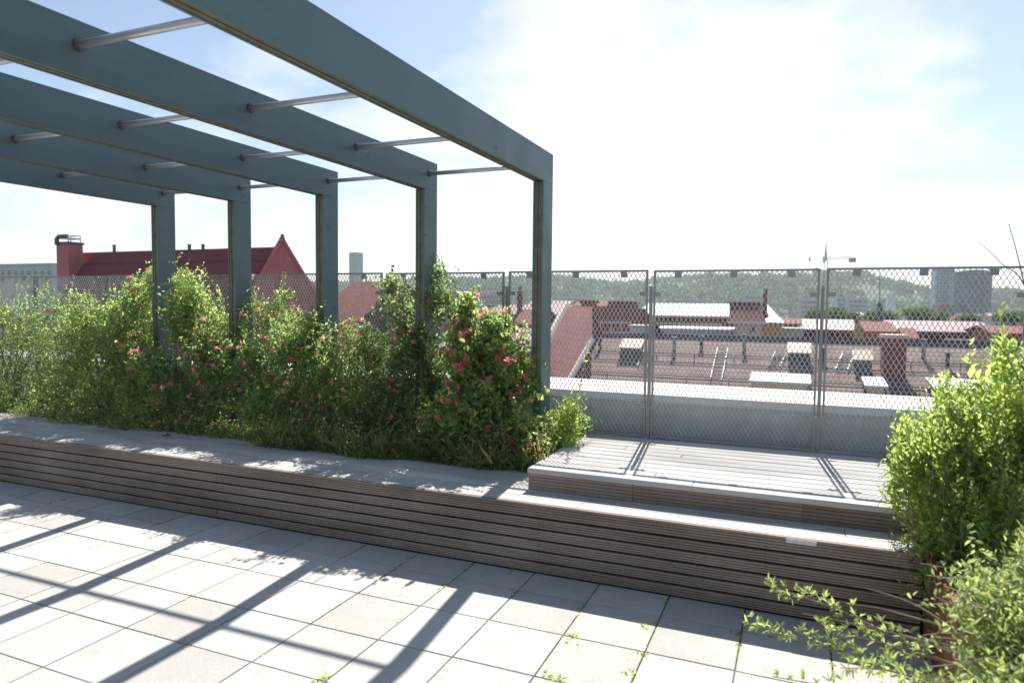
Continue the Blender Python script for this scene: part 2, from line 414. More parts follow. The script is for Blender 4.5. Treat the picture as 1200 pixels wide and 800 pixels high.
# ------------------------------------------------------------------ mesh fence
FE, PW, PITCH = 5.38, 1.19, 1.235
fen = thing('mesh_fence', 'grey steel fence of framed expanded mesh panels along the parapet', 'fence', (-3, FE, ZU))
fb = np.array(BASE[fen.name]); PHt = 1.318
# one panel in local space: x 0..PW, z 0..PHt, y=0
B = MB(); fr = .0145
B.box(0, PW, -.012, .012, PHt-fr, PHt); B.box(0, PW, -.012, .012, 0, fr)
B.box(0, fr, -.0115, .0115, fr, PHt-fr); B.box(PW-fr, PW, -.0115, .0115, fr, PHt-fr)
panel0 = B.build('panel', MT['rail'], fen, (0,0,0), base=(0,0,0))
B = MB(); dw, dh = .0335, .060
ncol, nrow = int((PW-2*fr)/dw), int((PHt-2*fr)/dh)
dw, dh = (PW-2*fr)/ncol, (PHt-2*fr)/nrow
hw, ht = .0025, .0009
for r in range(nrow*2):
    for c in range(ncol):
        z0 = fr+r*dh/2; x0 = fr+c*dw
        # each half row: a zig-zag; odd half rows mirrored
        pts = [(x0, z0), (x0+dw/2, z0+dh/2), (x0+dw, z0)] if r % 2 == 0 else [(x0, z0+dh/2), (x0+dw/2, z0), (x0+dw, z0+dh/2)]
        if r % 2 == 0: segs = [(x0, z0, x0+dw/2, z0+dh/2), (x0+dw/2, z0+dh/2, x0+dw, z0)]
        else: segs = [(x0+dw/2, z0, x0, z0+dh/2), (x0+dw/2, z0, x0+dw, z0+dh/2)]
        for xa, za, xb, zb in segs:
            d = np.array([xb-xa, 0, zb-za]); L = np.linalg.norm(d); d /= L
            side = np.array([-d[2], 0, d[0]]); side *= np.sign(side[0]) if abs(side[0]) > 1e-6 else 1
            a = side*cos(radians(42))+np.array([0, 1, 0])*sin(radians(42)); n_ = np.cross(d, a)
            B.obox(((xa+xb)/2, 0, (za+zb)/2), d*(L/2), a*hw, n_*ht)
mesh0 = B.build('mesh', MT['galv'], panel0, base=(0,0,0))
B = MB(); B.box(-.026, .026, -.018, -.0125, -.055, .0); clip0 = B.build('clip', MT['rail'], panel0, (.19, 0, PHt-.004), base=(0,0,0))
clips = [clip0]
for xx in (.60, 1.0): clips.append(linked(clip0, panel0, (xx, 0, PHt-.004)))
B = MB(); B.box(-.032, .032, -.0165, -.0125, -.016, .016)
brk0 = B.build('bracket', MT['rail'], panel0, (.0305, 0, .245), base=(0,0,0)); brks = [brk0]
for xx, zz in ((.0305, 1.13), (PW-.0305, .245), (PW-.0305, 1.13)): brks.append(linked(brk0, panel0, (xx, 0, zz)))
B = MB(); B.box(-.012, .012, .0, .030, -.12, 1.205); B.box(-.02, .02, -.009, -.001, .235, .255)
fpost0 = B.build('fence_post', MT['rail'], fen, (0,0,0), base=(0,0,0))
for i in range(-8, 3):
    xc = -1.064+i*PITCH        # centre of the gap at the left end of the panel
    loc = Vector((xc+(PITCH-PW)/2, FE, ZU+.012+(.004 if i % 2 else 0)))-Vector(fb)
    pl_ = Vector((xc, FE, ZU))-Vector(fb)
    if i == -8:
        panel0.location = loc; fpost0.location = pl_
    else:
        p = panel0.copy(); col.objects.link(p); p.parent = fen; p.location = loc
        for ch in [mesh0]+brks+clips:
            c = ch.copy(); col.objects.link(c); c.parent = p; c.location = ch.location
        f = fpost0.copy(); col.objects.link(f); f.parent = fen; f.location = pl_
# ------------------------------------------------------------------ plants
def norm(a): return a/(np.linalg.norm(a, axis=-1, keepdims=True)+1e-9)
def leaf_arrays(P, D, size, wr, curl=.18, upbias=.5):
    n = len(P); D = norm(D)
    N = rng.normal(size=(n,3)); N[:,2] += upbias*2.2
    S = norm(np.cross(D, N)); N = np.cross(S, D)
    L = size[:,None]; W = L*wr; fold = rng.uniform(.1, .45, (n,1))
    c = rng.uniform(-.3, 1., (n,1))*curl
    base = P; tip = P+D*L-N*L*c
    l1 = P+D*L*.30+S*W*.46+N*W*fold; l2 = P+D*L*.68+S*W*.40+N*W*fold*.7-N*L*c*.4
    r1 = P+D*L*.30-S*W*.46+N*W*fold; r2 = P+D*L*.68-S*W*.40+N*W*fold*.7-N*L*c*.4
    V = np.stack([base, l1, l2, tip, r2, r1], 1).reshape(-1, 3)
    k = np.arange(n)[:,None]*6
    F = np.concatenate([k+np.array([[0,3,2,1]]), k+np.array([[0,5,4,3]])], 1).reshape(-1, 4)
    return V, F
def twigs_in(blobs, n, shell=.55):
    w = np.array([b[1][0]*b[1][1]*b[1][2] for b in blobs])**.8; w /= w.sum()
    idx = rng.choice(len(blobs), n, p=w)
    C = np.array([b[0] for b in blobs])[idx]; Rr = np.array([b[1] for b in blobs])[idx]
    u = norm(rng.normal(size=(n,3))); r = (shell+(1-shell)*rng.random((n,1)))*(.66+.52*rng.random((n,1)))
    lump = 1+.16*np.sin(u[:,:1]*5+idx[:,None])*np.cos(u[:,2:]*6+idx[:,None]*2)
    return C+u*Rr*r*lump, u, idx
DENS = 1.3
def shrub(name, label, base, blobs, mat, ntw, leaf, wr, nl=9, tl=.16, up=.6, flowers=0, fl_zone=None, stems=40, minz=None, group=None,
          fsize=.026, tint0=.5, twigmat='twig', shoots=0, cat='shrub', upbias=.5, shell=.5, clumps=5):
    """a plant: stems from its root, many leafy twigs through its crown, blossoms at twig ends"""
    base = np.array(base, float)
    root = thing(name, label, cat, base, group)
    sub = []
    for c_, r_ in blobs:
        for _ in range(clumps):
            u_ = norm(rng.normal(size=3)+np.array([0,-.5,.7])); sub.append((c_+u_*r_*.86, r_*rng.uniform(.26,.44)))
    blobs = list(blobs)+sub
    ntw = int(ntw*DENS) if cat != 'plant' else ntw; T, U, idx = twigs_in(blobs, ntw, shell)
    shoots = int(shoots*1.6)
    if shoots:
        T2, U2, i2 = twigs_in(blobs, shoots, .9); T2[:,2] = np.abs(T2[:,2]-base[2])+base[2]+rng.uniform(.03, .16, shoots)
        k = U2[:,2] > .1; T = np.concatenate([T, T2[k]]); U = np.concatenate([U, U2[k]]); idx = np.concatenate([idx, i2[k]])
    if minz is not None:
        keep = T[:,2] > minz; T, U = T[keep], U[keep]
    n = len(T); D = norm(U*.6+rng.normal(size=(n,3))*.45+np.array([0,0,up]))
    TL = tl*rng.uniform(.6, 1.9, n)
    A = T-D*TL[:,None]
    P = []; DD = []; SZ = []; TT = []
    tw_t = np.clip(rng.normal(tint0, .2, n), .02, .95)
    for k in range(nl):
        f = (k+.6)/nl; q = A+(T-A)*f+rng.normal(size=(n,3))*.004
        side = norm(np.cross(D, rng.normal(size=(n,3)))); 
        P.append(q); DD.append(norm(side*(1.05-.5*f)+D*(.35+.6*f)+np.array([0,0,.12]))); SZ.append(leaf*1.18*rng.uniform(.6, 1.25, n)*(1.1-.45*f))
        TT.append(np.clip(tw_t+.22*(f-.5)+rng.normal(0, .1, n), 0, 1))
    P = np.concatenate(P); DD = np.concatenate(DD); SZ = np.concatenate(SZ); TT = np.concatenate(TT)
    V, F = leaf_arrays(P, DD, SZ, wr, upbias=upbias)
    quads_mesh('foliage', V, F, np.repeat(TT, 2), mat, root, base)
    B = MB()
    order = rng.permutation(n)
    for j in order[:stems]:
        a = base+np.array([rng.uniform(-.08,.08), rng.uniform(-.06,.06), 0]); t = T[j]
        m = a*.45+t*.55+np.array([rng.uniform(-.06,.06), rng.uniform(-.05,.05), .22*(t[2]-a[2])])
        h = np.linalg.norm(t-a); r0 = .0035+.003*h
        pts = [a*(1-s)**2+2*m*s*(1-s)+t*s*s for s in (0, .25, .5, .75, 1)]
        B.path(pts, [r0, r0*.8, r0*.6, r0*.45, .0012], 5)
    for j in order[stems:stems+ntw//4]:
        B.path([A[j]-D[j]*.05, T[j]], [.0018, .001], 3)
    B.build('stems', MT[twigmat], root)
    if flowers:
        flowers = int(flowers*1.9)
        if fl_zone is not None:
            w_ = fl_zone(T); w_ = w_/w_.sum(); pick = rng.choice(n, flowers, replace=False, p=w_)
        else:
            # blossoms sit at the outer ends, mostly those facing the open side
            w_ = np.clip(.45-U[:,1]+.1*U[:,2], .02, None)**1.2; w_ /= w_.sum(); pick = rng.choice(n, min(flowers, n), replace=False, p=w_)
        k = 15; PP = np.repeat(T[pick]+D[pick]*.02, k, 0)
        dd = norm(rng.normal(size=(len(PP),3))+np.repeat(D[pick], k, 0)*.9+np.array([0,-.35,.1]))
        sz = fsize*1.02*rng.uniform(.6, 1.3, len(PP))
        V, F = leaf_arrays(PP+dd*.004, dd, sz, .36, .5)
        tt = np.clip(np.repeat(rng.normal(.38, .22, flowers if fl_zone is not None else len(pick)), k)+rng.normal(0, .16, len(PP)), 0, .97)
        quads_mesh('blossoms', V, F, np.repeat(tt, 2), MT['petal'], root, base)
    return root
def blob(px, py, rx, ry, Y, dy=.3):
    s = mpp(px, py, Y); return (at(px, py, Y), np.array([rx*s, dy, ry*s]))
SZ_ = .39
def sbase(px, Y): p = at(px, 520, Y); return (p[0], Y, SZ_)
shrub('shrub', 'small leaved green shrub at the far left end of the bed', sbase(10, 4.95),
      [blob(10,425,70,85,4.95,.33), blob(62,362,30,42,4.95,.25), blob(-60,430,60,90,4.95,.35), blob(30,380,35,50,5.0,.25), blob(55,440,45,55,5.05,.2), blob(10,470,60,40,4.75,.25)], MT['leaf_small'], 1300, .027, .66, 10, .17, .8, stems=40, tint0=.52, shoots=60, minz=.40)
shrub('shrub', 'dense small leaved green shrub left of the leftmost pergola post', sbase(125, 4.8),
      [blob(122,430,62,75,4.8,.3), blob(105,378,58,40,4.85,.28), blob(150,398,38,50,4.8,.25), blob(80,455,50,50,4.7,.25), blob(90,405,36,36,4.9,.2), blob(150,470,50,40,4.66,.2)], MT['leaf_small'], 1500, .026, .66, 10, .17, .8, stems=40, tint0=.58, shoots=70, minz=.40)
shrub('honeysuckle', 'yellow green honeysuckle climbing the leftmost pergola post', sbase(178, 5.16),
      [blob(166,350,34,40,5.18,.12), blob(182,325,30,26,5.2,.12), blob(170,400,46,50,5.18,.16), blob(212,345,28,34,5.22,.12), blob(150,375,34,34,5.1,.14)], MT['leaf_honey'], 620, .036, .6, 8, .14, .7, flowers=12, stems=20, tint0=.72, cat='climber', shoots=14)
shrub('shrub', 'pale green twiggy shrub between the two leftmost pergola posts', sbase(238, 5.0),
      [blob(236,378,44,44,5.0,.22), blob(226,338,26,30,5.0,.18), blob(258,400,44,45,4.95,.24), blob(214,372,30,36,4.9,.2)], MT['leaf_small'], 820, .028, .64, 9, .16, .8, flowers=8, stems=30, tint0=.62, shoots=40, minz=.4)
shrub('honeysuckle', 'broad honeysuckle with scattered pink blossoms spilling onto the bench', sbase(205, 4.62),
      [blob(190,455,80,52,4.62,.22), blob(255,440,55,50,4.66,.22), blob(215,500,90,24,4.56,.16), blob(160,425,40,32,4.7,.2)], MT['leaf_honey'], 1250, .033, .6, 9, .15, .4, flowers=38, stems=40, tint0=.44, cat='climber', minz=.40)
shrub('shrub', 'rounded green shrub in front of the third pergola post from the right', sbase(340, 4.74),
      [blob(338,440,66,66,4.74,.26), blob(345,392,50,34,4.78,.24), blob(300,430,40,46,4.8,.22), blob(372,410,32,34,4.85,.2), blob(310,475,50,45,4.64,.2), blob(385,450,36,60,4.76,.22), blob(350,500,70,24,4.58,.16)], MT['leaf_honey'], 1450, .030, .58, 9, .15, .6, flowers=24, stems=40, tint0=.50, shoots=40, minz=.40)
shrub('shrub', 'open leggy shrub behind the third pergola post', sbase(418, 5.02),
      [blob(412,415,36,42,5.02,.18), blob(425,455,48,55,4.9,.22), blob(322,362,40,28,5.15,.14), blob(395,470,44,44,4.8,.2)], MT['leaf_small'], 760, .027, .55, 9, .15, .9, flowers=14, stems=34, tint0=.60, shoots=50, minz=.42)
shrub('honeysuckle', 'tall dark honeysuckle wrapped round the second post from the right', sbase(480, 4.97),
      [blob(478,435,46,64,4.92,.24), blob(474,372,28,36,5.0,.16), blob(462,335,14,26,5.05,.08), blob(518,352,22,36,5.02,.14), blob(512,318,12,20,5.08,.08), blob(440,410,22,36,4.95,.14), blob(450,480,46,45,4.82,.22), blob(512,450,26,60,4.95,.16), blob(505,490,34,36,4.8,.18)], MT['leaf_dark'], 1250, .033, .6, 9, .15, .5, flowers=26, stems=46, tint0=.50, cat='climber', shoots=24, minz=.4)
shrub('honeysuckle', 'bushy bright honeysuckle full of pink blossoms beside the rightmost post', sbase(568, 4.9),
      [blob(556,432,50,62,4.88,.24), blob(582,395,32,36,4.95,.18), blob(545,372,24,26,4.95,.16), blob(592,462,40,52,4.84,.22), blob(612,430,18,36,4.92,.12), blob(540,490,60,40,4.66,.18), blob(610,508,34,32,4.66,.16)], MT['leaf_honey'], 1350, .040, .62, 9, .15, .5, flowers=50, fsize=.034, stems=46, tint0=.58, cat='climber', shoots=14, minz=.4)
shrub('wild_plant', 'light green wild plant with a tall leafy stalk right of the rightmost post', sbase(655, 4.85),
      [blob(656,505,32,32,4.86,.2), blob(668,478,18,20,4.95,.12), blob(640,520,26,22,4.75,.14)], MT['leaf_lime'], 300, .032, .42, 8, .14, 1.0, stems=26, tint0=.48, minz=.4, cat='plant', shoots=14)
# the leggy stalk standing up against the mesh
def stalk(name, label, pts, Y, leafsz, mat, n, r=.003, cat='plant'):
    P = [at(x, y, Y) for x, y in pts]; root = thing(name, label, cat, P[0])
    B = MB(); B.path(P, list(np.linspace(r, r*.4, len(P))), 5); B.build('stem', MT['twig'], root)
    Q = []; D = []
    for k in range(n):
        s = (k/n)*(len(P)-1); i = int(s); f = s-i; q = P[i]*(1-f)+P[min(i+1, len(P)-1)]*f
        Q.append(q); d = rng.normal(size=3)*np.array([1,1,.4])+np.array([0,0,.7]); D.append(d)
    V, F = leaf_arrays(np.array(Q), np.array(D), leafsz*rng.uniform(.6, 1.2, n), .42)
    quads_mesh('leaves', V, F, np.repeat(np.clip(rng.normal(.6,.2,n),0,1), 2), mat, root, BASE[root.name])
    return root
stalk('wild_plant', 'thin pale leafy stalk standing up against the mesh fence', [(668,515),(676,470),(684,430),(689,398)], 4.98, .030, MT['leaf_lime'], 60)
# low dry weeds along the front of the bed, nobody could count them
def weeds():
    n = 5200
    x = rng.uniform(-7.4, -1.62, n); k = rng.random(n) < .5; x[k] = rng.uniform(-4.2, -1.6, k.sum())
    y = 4.40+.05*np.sin(x*2.3)+.04*np.sin(x*7.1+1)+rng.random(n)**1.4*.55; h = rng.uniform(.05, .30, n)*rng.uniform(.5, 1, n)*np.where(x > -4.0, 1.25, .7)
    P = np.stack([x, y, np.full(n, .37)], 1); d = norm(np.stack([rng.normal(0,.28,n), rng.normal(-.12,.28,n), np.ones(n)], 1))
    V, F = leaf_arrays(P, d, h, .009, .5); T = np.clip(rng.normal(.5,.25,n),0,1)
    Ps = [V]; Fs = [F]; Ts = [np.repeat(T,2)]; off = len(V)
    for k in range(11):
        f = rng.uniform(.1, 1.1, n); q = P+d*(h*f)[:,None]+rng.normal(0, .022, (n,3))*np.array([1,1,.6]); dd = norm(rng.normal(size=(n,3))+np.array([0,-.2,.5]))
        V, F = leaf_arrays(q, dd, rng.uniform(.012,.028,n), .46); Ps.append(V); Fs.append(F+off); off += len(V); Ts.append(np.repeat(np.clip(T+rng.normal(0,.2,n),0,1),2))
    o = quads_mesh('weeds', np.concatenate(Ps), np.concatenate(Fs), np.concatenate(Ts), MT['weed'])
    tag(o, 'low dry weeds and grasses along the front of the planted bed', 'weeds', kind='stuff')
weeds()
def joint_weeds():
    P = []; 
    spots = []
    for i in range(-16, 4):
        for _ in range(60):
            y = 3.74-abs(rng.normal(0, .7)); spots.append((X0+i*TP+rng.normal(0,.004), y, .7 if y > 3.3 else .45))
    for j in range(-4, 3):
        for _ in range(110): spots.append((rng.uniform(-6.3,.6), Y0+j*TP+rng.normal(0,.004), .5))
    for px, py in ((405,587),(430,600),(165,582),(600,668),(655,795),(668,753),(646,790),(672,745),(755,733),(754,766),(378,793),(740,790),(862,740)):
        d = at(px, py, 1.0)-np.array([0,0,EYE]); t = -EYE/d[2]; q = np.array([0,0,EYE])+d*t
        for _ in range(4): spots.append((q[0]+rng.normal(0,.010), q[1]+rng.normal(0,.016), 1.01))
    for x, y, s in spots:
        if rng.random() < (.5 if x < -1.1 else .3) and s < 1: continue
        for _ in range(rng.integers(3, 9)): P.append((x+rng.normal(0,.006), y+rng.normal(0,.006), -.006, s))
    P = np.array(P); n = len(P)
    V, F = leaf_arrays(P[:,:3], norm(rng.normal(size=(n,3))*np.array([1,1,.3])+np.array([0,0,.7])), P[:,3]*rng.uniform(.012,.032,n), .4)
    tag(quads_mesh('moss', V, F, np.repeat(np.clip(rng.normal(.5,.25,n),0,1),2), MT['leaf_lime']), 'moss and tiny weeds growing in the paving joints', 'weeds', kind='stuff')
joint_weeds()
# ---- right hand shrubs in the steel planter
shrub('shrub', 'tall upright lime green shrub with yellowing leaves in the steel planter', (1.05, 4.0, .38),
      [blob(1112,560,58,95,3.95,.35), blob(1150,500,62,70,3.9,.35), blob(1088,510,36,38,4.0,.25), blob(1165,610,60,85,3.7,.4), blob(1100,640,40,50,3.8,.28), blob(1102,690,22,30,3.55,.14), blob(1195,480,40,70,3.8,.35)],
      MT['leaf_lime'], 2000, .030, .48, 9, .17, 1.7, shell=.68, stems=80, tint0=.42, minz=.36, shoots=140)
shrub('shrub', 'spindly yellow green shrub rising behind the lime shrub at the right edge', (1.52, 3.9, .38),
      [blob(1172,412,13,32,3.6,.10), blob(1182,450,18,26,3.6,.12)], MT['leaf_lime'], 34, .040, .45, 8, .13, 1.0, stems=8, tint0=.6, twigmat='redtwig', shoots=4)
shrub('willow_shrub', 'sprawling grey green shrub at the near corner of the steel planter', (1.30, 2.55, .38),
      [blob(1182,745,58,60,2.55,.28), blob(1202,690,38,60,2.6,.28), blob(1158,806,44,26,2.4,.18), blob(1206,790,66,60,2.3,.3), blob(1150,672,24,30,3.0,.18)],
      MT['leaf_grey'], 520, .028, .38, 9, .15, .6, stems=40, tint0=.48, minz=.30)
def sprig(name, label, pts, Ys, leafsz, mat, n, bare=0.0, r=.004, parent=None):
    P = [at(x, y, Y) for (x, y), Y in zip(pts, Ys)]
    # smooth the path
    Q = []
    for i in range(len(P)-1):
        p0 = P[max(i-1,0)]; p1 = P[i]; p2 = P[i+1]; p3 = P[min(i+2,len(P)-1)]
        for s in np.linspace(0, 1, 8, endpoint=False):
            Q.append(.5*((2*p1)+(p2-p0)*s+(2*p0-5*p1+4*p2-p3)*s*s+(3*p1-p0-3*p2+p3)*s**3))
    Q.append(P[-1]); return Q
def add_branches(root, specs, leafsz, mat, wr):
    B = MB(); LV = []; LF = []; LT = []; off = 0
    for pts, Ys, n, r in specs:
        Q = sprig('', '', pts, Ys, leafsz, mat, n); k = len(Q); B.path(Q, list(np.linspace(r, r*.35, k)), 6)
        if n:
            pos = []; D = []; sz = []; tn = []
            for i in range(n):
                s = (.25+.75*(i/n))*(k-1.001); a = int(s); f = s-a; q = Q[a]*(1-f)+Q[a+1]*f; t = norm(Q[a+1]-Q[a])
                # short side shoot carrying a whorl of leaves
                sd = norm(np.cross(t, rng.normal(size=3))); tip = q+sd*rng.uniform(.004,.03)+np.array([0,0,.008])
                for _ in range(6):
                    pos.append(tip); D.append(norm(rng.normal(size=3)+sd*.8+t*.5+np.array([0,0,.5]))); sz.append(leafsz*rng.uniform(.6,1.2)); tn.append(np.clip(rng.normal(.62,.2),0,1))
            V, F = leaf_arrays(np.array(pos), np.array(D), np.array(sz), wr); LV.append(V); LF.append(F+off); off += len(V); LT.append(np.repeat(tn,2))
    B.build('branches', MT['twig'], root)
    if LV: quads_mesh('sprig_leaves', np.concatenate(LV), np.concatenate(LF), np.concatenate(LT), mat, root, BASE[root.name])
wil = [o for o in bpy.data.objects if o.name.startswith('willow_shrub')][0]
Yw = 2.55
add_branches(wil, [
    ([(1170,800),(1085,765),(1000,722),(945,700),(896,684)], [Yw,2.6,2.7,2.75,2.8], 34, .005),
    ([(1180,815),(1060,790),(990,765),(935,745),(874,731)], [2.4,2.5,2.6,2.65,2.7], 40, .005),
    ([(1180,790),(1090,770),(1030,752),(985,742),(960,735)], [Yw,2.6,2.65,2.7,2.7], 22, .004),
    ([(1190,820),(1100,800),(1040,785),(985,782)], [2.3,2.4,2.45,2.5], 24, .004),
    ([(1150,775),(1060,745),(990,728),(940,718)], [2.6,2.7,2.75,2.8], 0, .005),
    ([(1160,770),(1080,712),(1020,690),(1000,687)], [2.7,2.9,3.0,3.0], 0, .0045),
    ([(1130,740),(1075,724),(1030,712),(1000,708)], [2.8,2.9,3.0,3.0], 0, .0045),
    ([(1200,770),(1110,755),(1050,742),(1015,738)], [2.6,2.7,2.8,2.8], 6, .004),
    ([(1180,820),(1080,812),(990,806),(905,792)], [2.2,2.3,2.35,2.4], 14, .004),
], .032, MT['leaf_grey'], .30)
lime = [o for o in bpy.data.objects if o.get('label', '').startswith('tall upright lime')][0]
dry = []
for i in range(34):
    x = 1075+rng.normal(0, 14); y0 = rng.uniform(640, 720); dry.append(([(x+25+rng.normal(0,8), y0+20), (x+8, y0-8), (x-6+rng.normal(0,10), y0-45), (x-12+rng.normal(0,12), y0-80+rng.normal(0,15))], [3.75]*4, 0, .0016))
dry.append(([(1085,650),(1068,625),(1052,590),(1038,568)], [3.8]*4, 14, .002))
add_branches(lime, dry, .028, MT['leaf_lime'], .5)
bare = thing('bare_branch', 'thin bare branches rising above the fence at the right edge', 'branch', at(1215, 520, 3.5))
add_branches(bare, [([(1215,520),(1208,380),(1195,310),(1182,262)], [3.5]*4, 0, .004), ([(1215,520),(1205,350),(1172,307),(1146,283)], [3.5]*4, 0, .003),
                    ([(1225,540),(1192,440),(1150,380),(1118,352)], [3.5]*4, 0, .003)], .02, MT['leaf_lime'], .4)
red = thing('woody_shrub', 'old reddish woody stems standing among the lime leaves', 'shrub', at(1205, 560, 4.3))
add_branches(red, [([(1205,560),(1192,480),(1180,430),(1170,395)], [4.3]*4, 0, .016), ([(1212,560),(1204,490),(1190,440),(1184,400)], [4.3]*4, 0, .013), ([(1215,560),(1212,470),(1204,420),(1200,385)], [4.3]*4, 0, .012)], .02, MT['leaf_lime'], .4)
# ------------------------------------------------------------------ the city
GZ = -22.
def strip_windows(root, xs, z0, z1, yf, w, mat='glass', frame='white'):
    """windows on a wall facing the terrace, one object each"""
    first = None
    for x in xs:
        if first is None:
            B = MB(); B.box(-w/2, w/2, -.05, -.003, 0, z1-z0); first = B.build('window', MT[frame], root, (x-BASE[root.name][0], yf-BASE[root.name][1], z0-BASE[root.name][2]), base=(0,0,0))
            B = MB(); B.box(-w/2+.09, w/2-.09, -.056, -.051, .09, z1-z0-.09); pane = B.build('pane', MT[mat], first, base=(0,0,0))
        else:
            o = linked(first, root, (x-BASE[root.name][0], yf-BASE[root.name][1], z0-BASE[root.name][2])); p = pane.copy(); col.objects.link(p); p.parent = o
def gable(name, label, xl, xr, yr, ye, Ye, run, wall, roof, cat='building', group=None, hipl=0., hipr=0., over=.3, wins=None, eave_band=None, depth=None):
    """house with its ridge parallel to the terrace, front eave at distance Ye"""
    a = at(xl, ye, Ye); b = at(xr, ye, Ye); xa, xb = a[0], b[0]; ze = at((xl+xr)/2, ye, Ye)[2]; zr = at((xl+xr)/2, yr, Ye+run)[2]
    root = thing(name, label, cat, ((xa+xb)/2, Ye+run, GZ), group)
    Yb = Ye+2*run if depth is None else Ye+depth
    B = MB(); B.box(xa+over, xb-over, Ye+over, Yb-over, GZ, ze-.12)
    if not hipl or not hipr:
        for x_, h_ in ((xa+over, hipl), (xb-over-.1, hipr)):
            if h_ == 0: B.add([(x_,Ye+over,ze-.12),(x_,Yb-over,ze-.12),(x_,Ye+run,zr-.2),(x_+.1,Ye+over,ze-.12),(x_+.1,Yb-over,ze-.12),(x_+.1,Ye+run,zr-.2)], [(0,2,1),(3,4,5),(0,3,5,2),(1,2,5,4),(0,1,4,3)])
    B.build('wall', wall, root)
    B = MB(); t = .14; R0, R1 = xa+hipl, xb-hipr
    for dz in (0,):
        top = [(xa,Ye,ze),(xb,Ye,ze),(R1,Ye+run,zr),(R0,Ye+run,zr),(xa,Yb,ze),(xb,Yb,ze)]
        bot = [(x,y,z-t) for x,y,z in top]
        B.add(top+bot, [(0,1,2,3),(3,2,5,4),(6,9,8,7),(9,10,11,8),(0,6,7,1),(4,5,11,10),(1,7,8,2),(2,8,11,5),(0,3,9,6),(3,4,10,9)] if not (hipl or hipr) else
              [(0,1,2,3),(3,2,5,4),(6,9,8,7),(9,10,11,8),(0,6,7,1),(4,5,11,10),(1,5,2),(0,3,4),(1,7,11,5),(0,4,10,6)])
    ro = B.build('roof', roof, root)
    if wins: 
        nx_, zt, hgt, w_ = wins; zt = ze-zt
        strip_windows(root, np.linspace(xa+.8+w_, xb-.8-w_, nx_), zt-hgt, zt, Ye+over, w_)
    return root, dict(xa=xa, xb=xb, ze=ze, zr=zr, Ye=Ye, Yr=Ye+run, roof=ro, R0=R0, R1=R1)
def on_slope(g, px, frac):
    """point on the front slope at photo column px, frac 0 eave .. 1 ridge"""
    Y = g['Ye']+(g['Yr']-g['Ye'])*frac; return np.array([at(px, 420, Y)[0], Y, g['ze']+(g['zr']-g['ze'])*frac])
# -- near brown roof
n_root, g = gable('apartment_building', 'nearest apartment house with a long brown tiled roof beyond the parapet', 640, 1330, 401, 486, 24.0, 6.0, MT['brick'], MT['roof_brown'], depth=12.)
slope = (g['zr']-g['ze'])/(g['Yr']-g['Ye']); sn = norm(np.array([0, -slope, 1.])); sv = norm(np.array([0, 1., slope])); ex = np.array([1., 0, 0])
B = MB(); B.path([(g['xa']-.05, g['Yr'], g['zr']+.02), (g['xb']+.05, g['Yr'], g['zr']+.02)], .13, 6); B.build('ridge_cap', MT['steel_dark'], g['roof'])
def slope_at(px, py):
    """where the line of sight through that column and row meets the front slope"""
    for Y in np.linspace(g['Ye'], g['Yr'], 400):
        p = at(px, py, Y)
        if p[2] <= g['ze']+slope*(Y-g['Ye']): return p
    return p
def skylight(px, py, w, l, tint):
    c = slope_at(px, py+9); f = c+np.array([0,0,.02]); h = .42
    B = MB(); B.add([f-ex*w/2-np.array([0,0,.3]), f+ex*w/2-np.array([0,0,.3]), f+ex*w/2+np.array([0,0,h]), f-ex*w/2+np.array([0,0,h]),
                     f-ex*w/2+np.array([0,l*1.2,-.1]), f+ex*w/2+np.array([0,l*1.2,-.1]), f+ex*w/2+np.array([0,l*1.2,h+.34]), f-ex*w/2+np.array([0,l*1.2,h+.34])],
                    [(0,1,2,3),(4,7,6,5),(0,4,5,1),(1,5,6,2),(2,6,7,3),(3,7,4,0)]); o = B.build('skylight', MT['steel_dark'], n_root)
    B = MB(); d = norm(np.array([0, l*1.2, .34])); u = norm(np.cross(ex, d)); B.obox(f+np.array([0,0,h])+d*l*.62+u*.03, ex*(w/2+.05), d*l*.66, u*.028); B.build('hatch_top', MT['beige'], o)
for px, py, w, l in ((738,412,.80,.66), (936,419,.74,.64), (1011,428,.56,.52)): skylight(px, py, w, l, 0)
def roof_ladder(px, y0, y1):
    a, b = slope_at(px-4, y1)+sn*.12, slope_at(px+4, y0)+sn*.12; d = b-a
    B = MB()
    for s in (-.2, .2): B.path([a+ex*s, b+ex*s], .022, 5)
    for k in np.linspace(.05, .95, 9): B.path([a+d*k-ex*.2, a+d*k+ex*.2], .016, 5)
    for k in (.1, .9): B.path([a+d*k-ex*.2, a+d*k-ex*.2-sn*.12], .016, 5); B.path([a+d*k+ex*.2, a+d*k+ex*.2-sn*.12], .016, 5)
    B.build('roof_ladder', MT['rail'], n_root)
for px, y0, y1 in ((843,411,448), (911,416,432), (990,418,436), (757,412,432)): roof_ladder(px, y0, y1)
def stack(root, pxl, pxr, ytop, ybot, Y, d, mat, capm, pots=0):
    a, b, t = at(pxl, ytop, Y), at(pxr, ytop, Y), at((pxl+pxr)/2, ybot, Y)
    B = MB(); B.box(a[0], b[0], Y, Y+d, t[2]-1.5, a[2]); o = B.build('chimney', mat, root)
    B = MB(); B.box(a[0]-.06, b[0]+.06, Y-.06, Y+d+.06, a[2]+.001, a[2]+.12); B.build('chimney_cap', capm, o)
    if pots:
        B = MB()
        for k in range(pots): B.path([(a[0]+(b[0]-a[0])*(k+.7)/(pots+.4), Y+d/2, a[2]+.12), (a[0]+(b[0]-a[0])*(k+.7)/(pots+.4), Y+d/2, a[2]+.5)], .13, 8)
        B.build('chimney_pot', MT['steel_dark'], o)
    return o
c1 = slope_at(1049, 447)
stack(n_root, 1036, 1063, 396, 447, c1[1], .9, MT['brick'], MT['beige'])
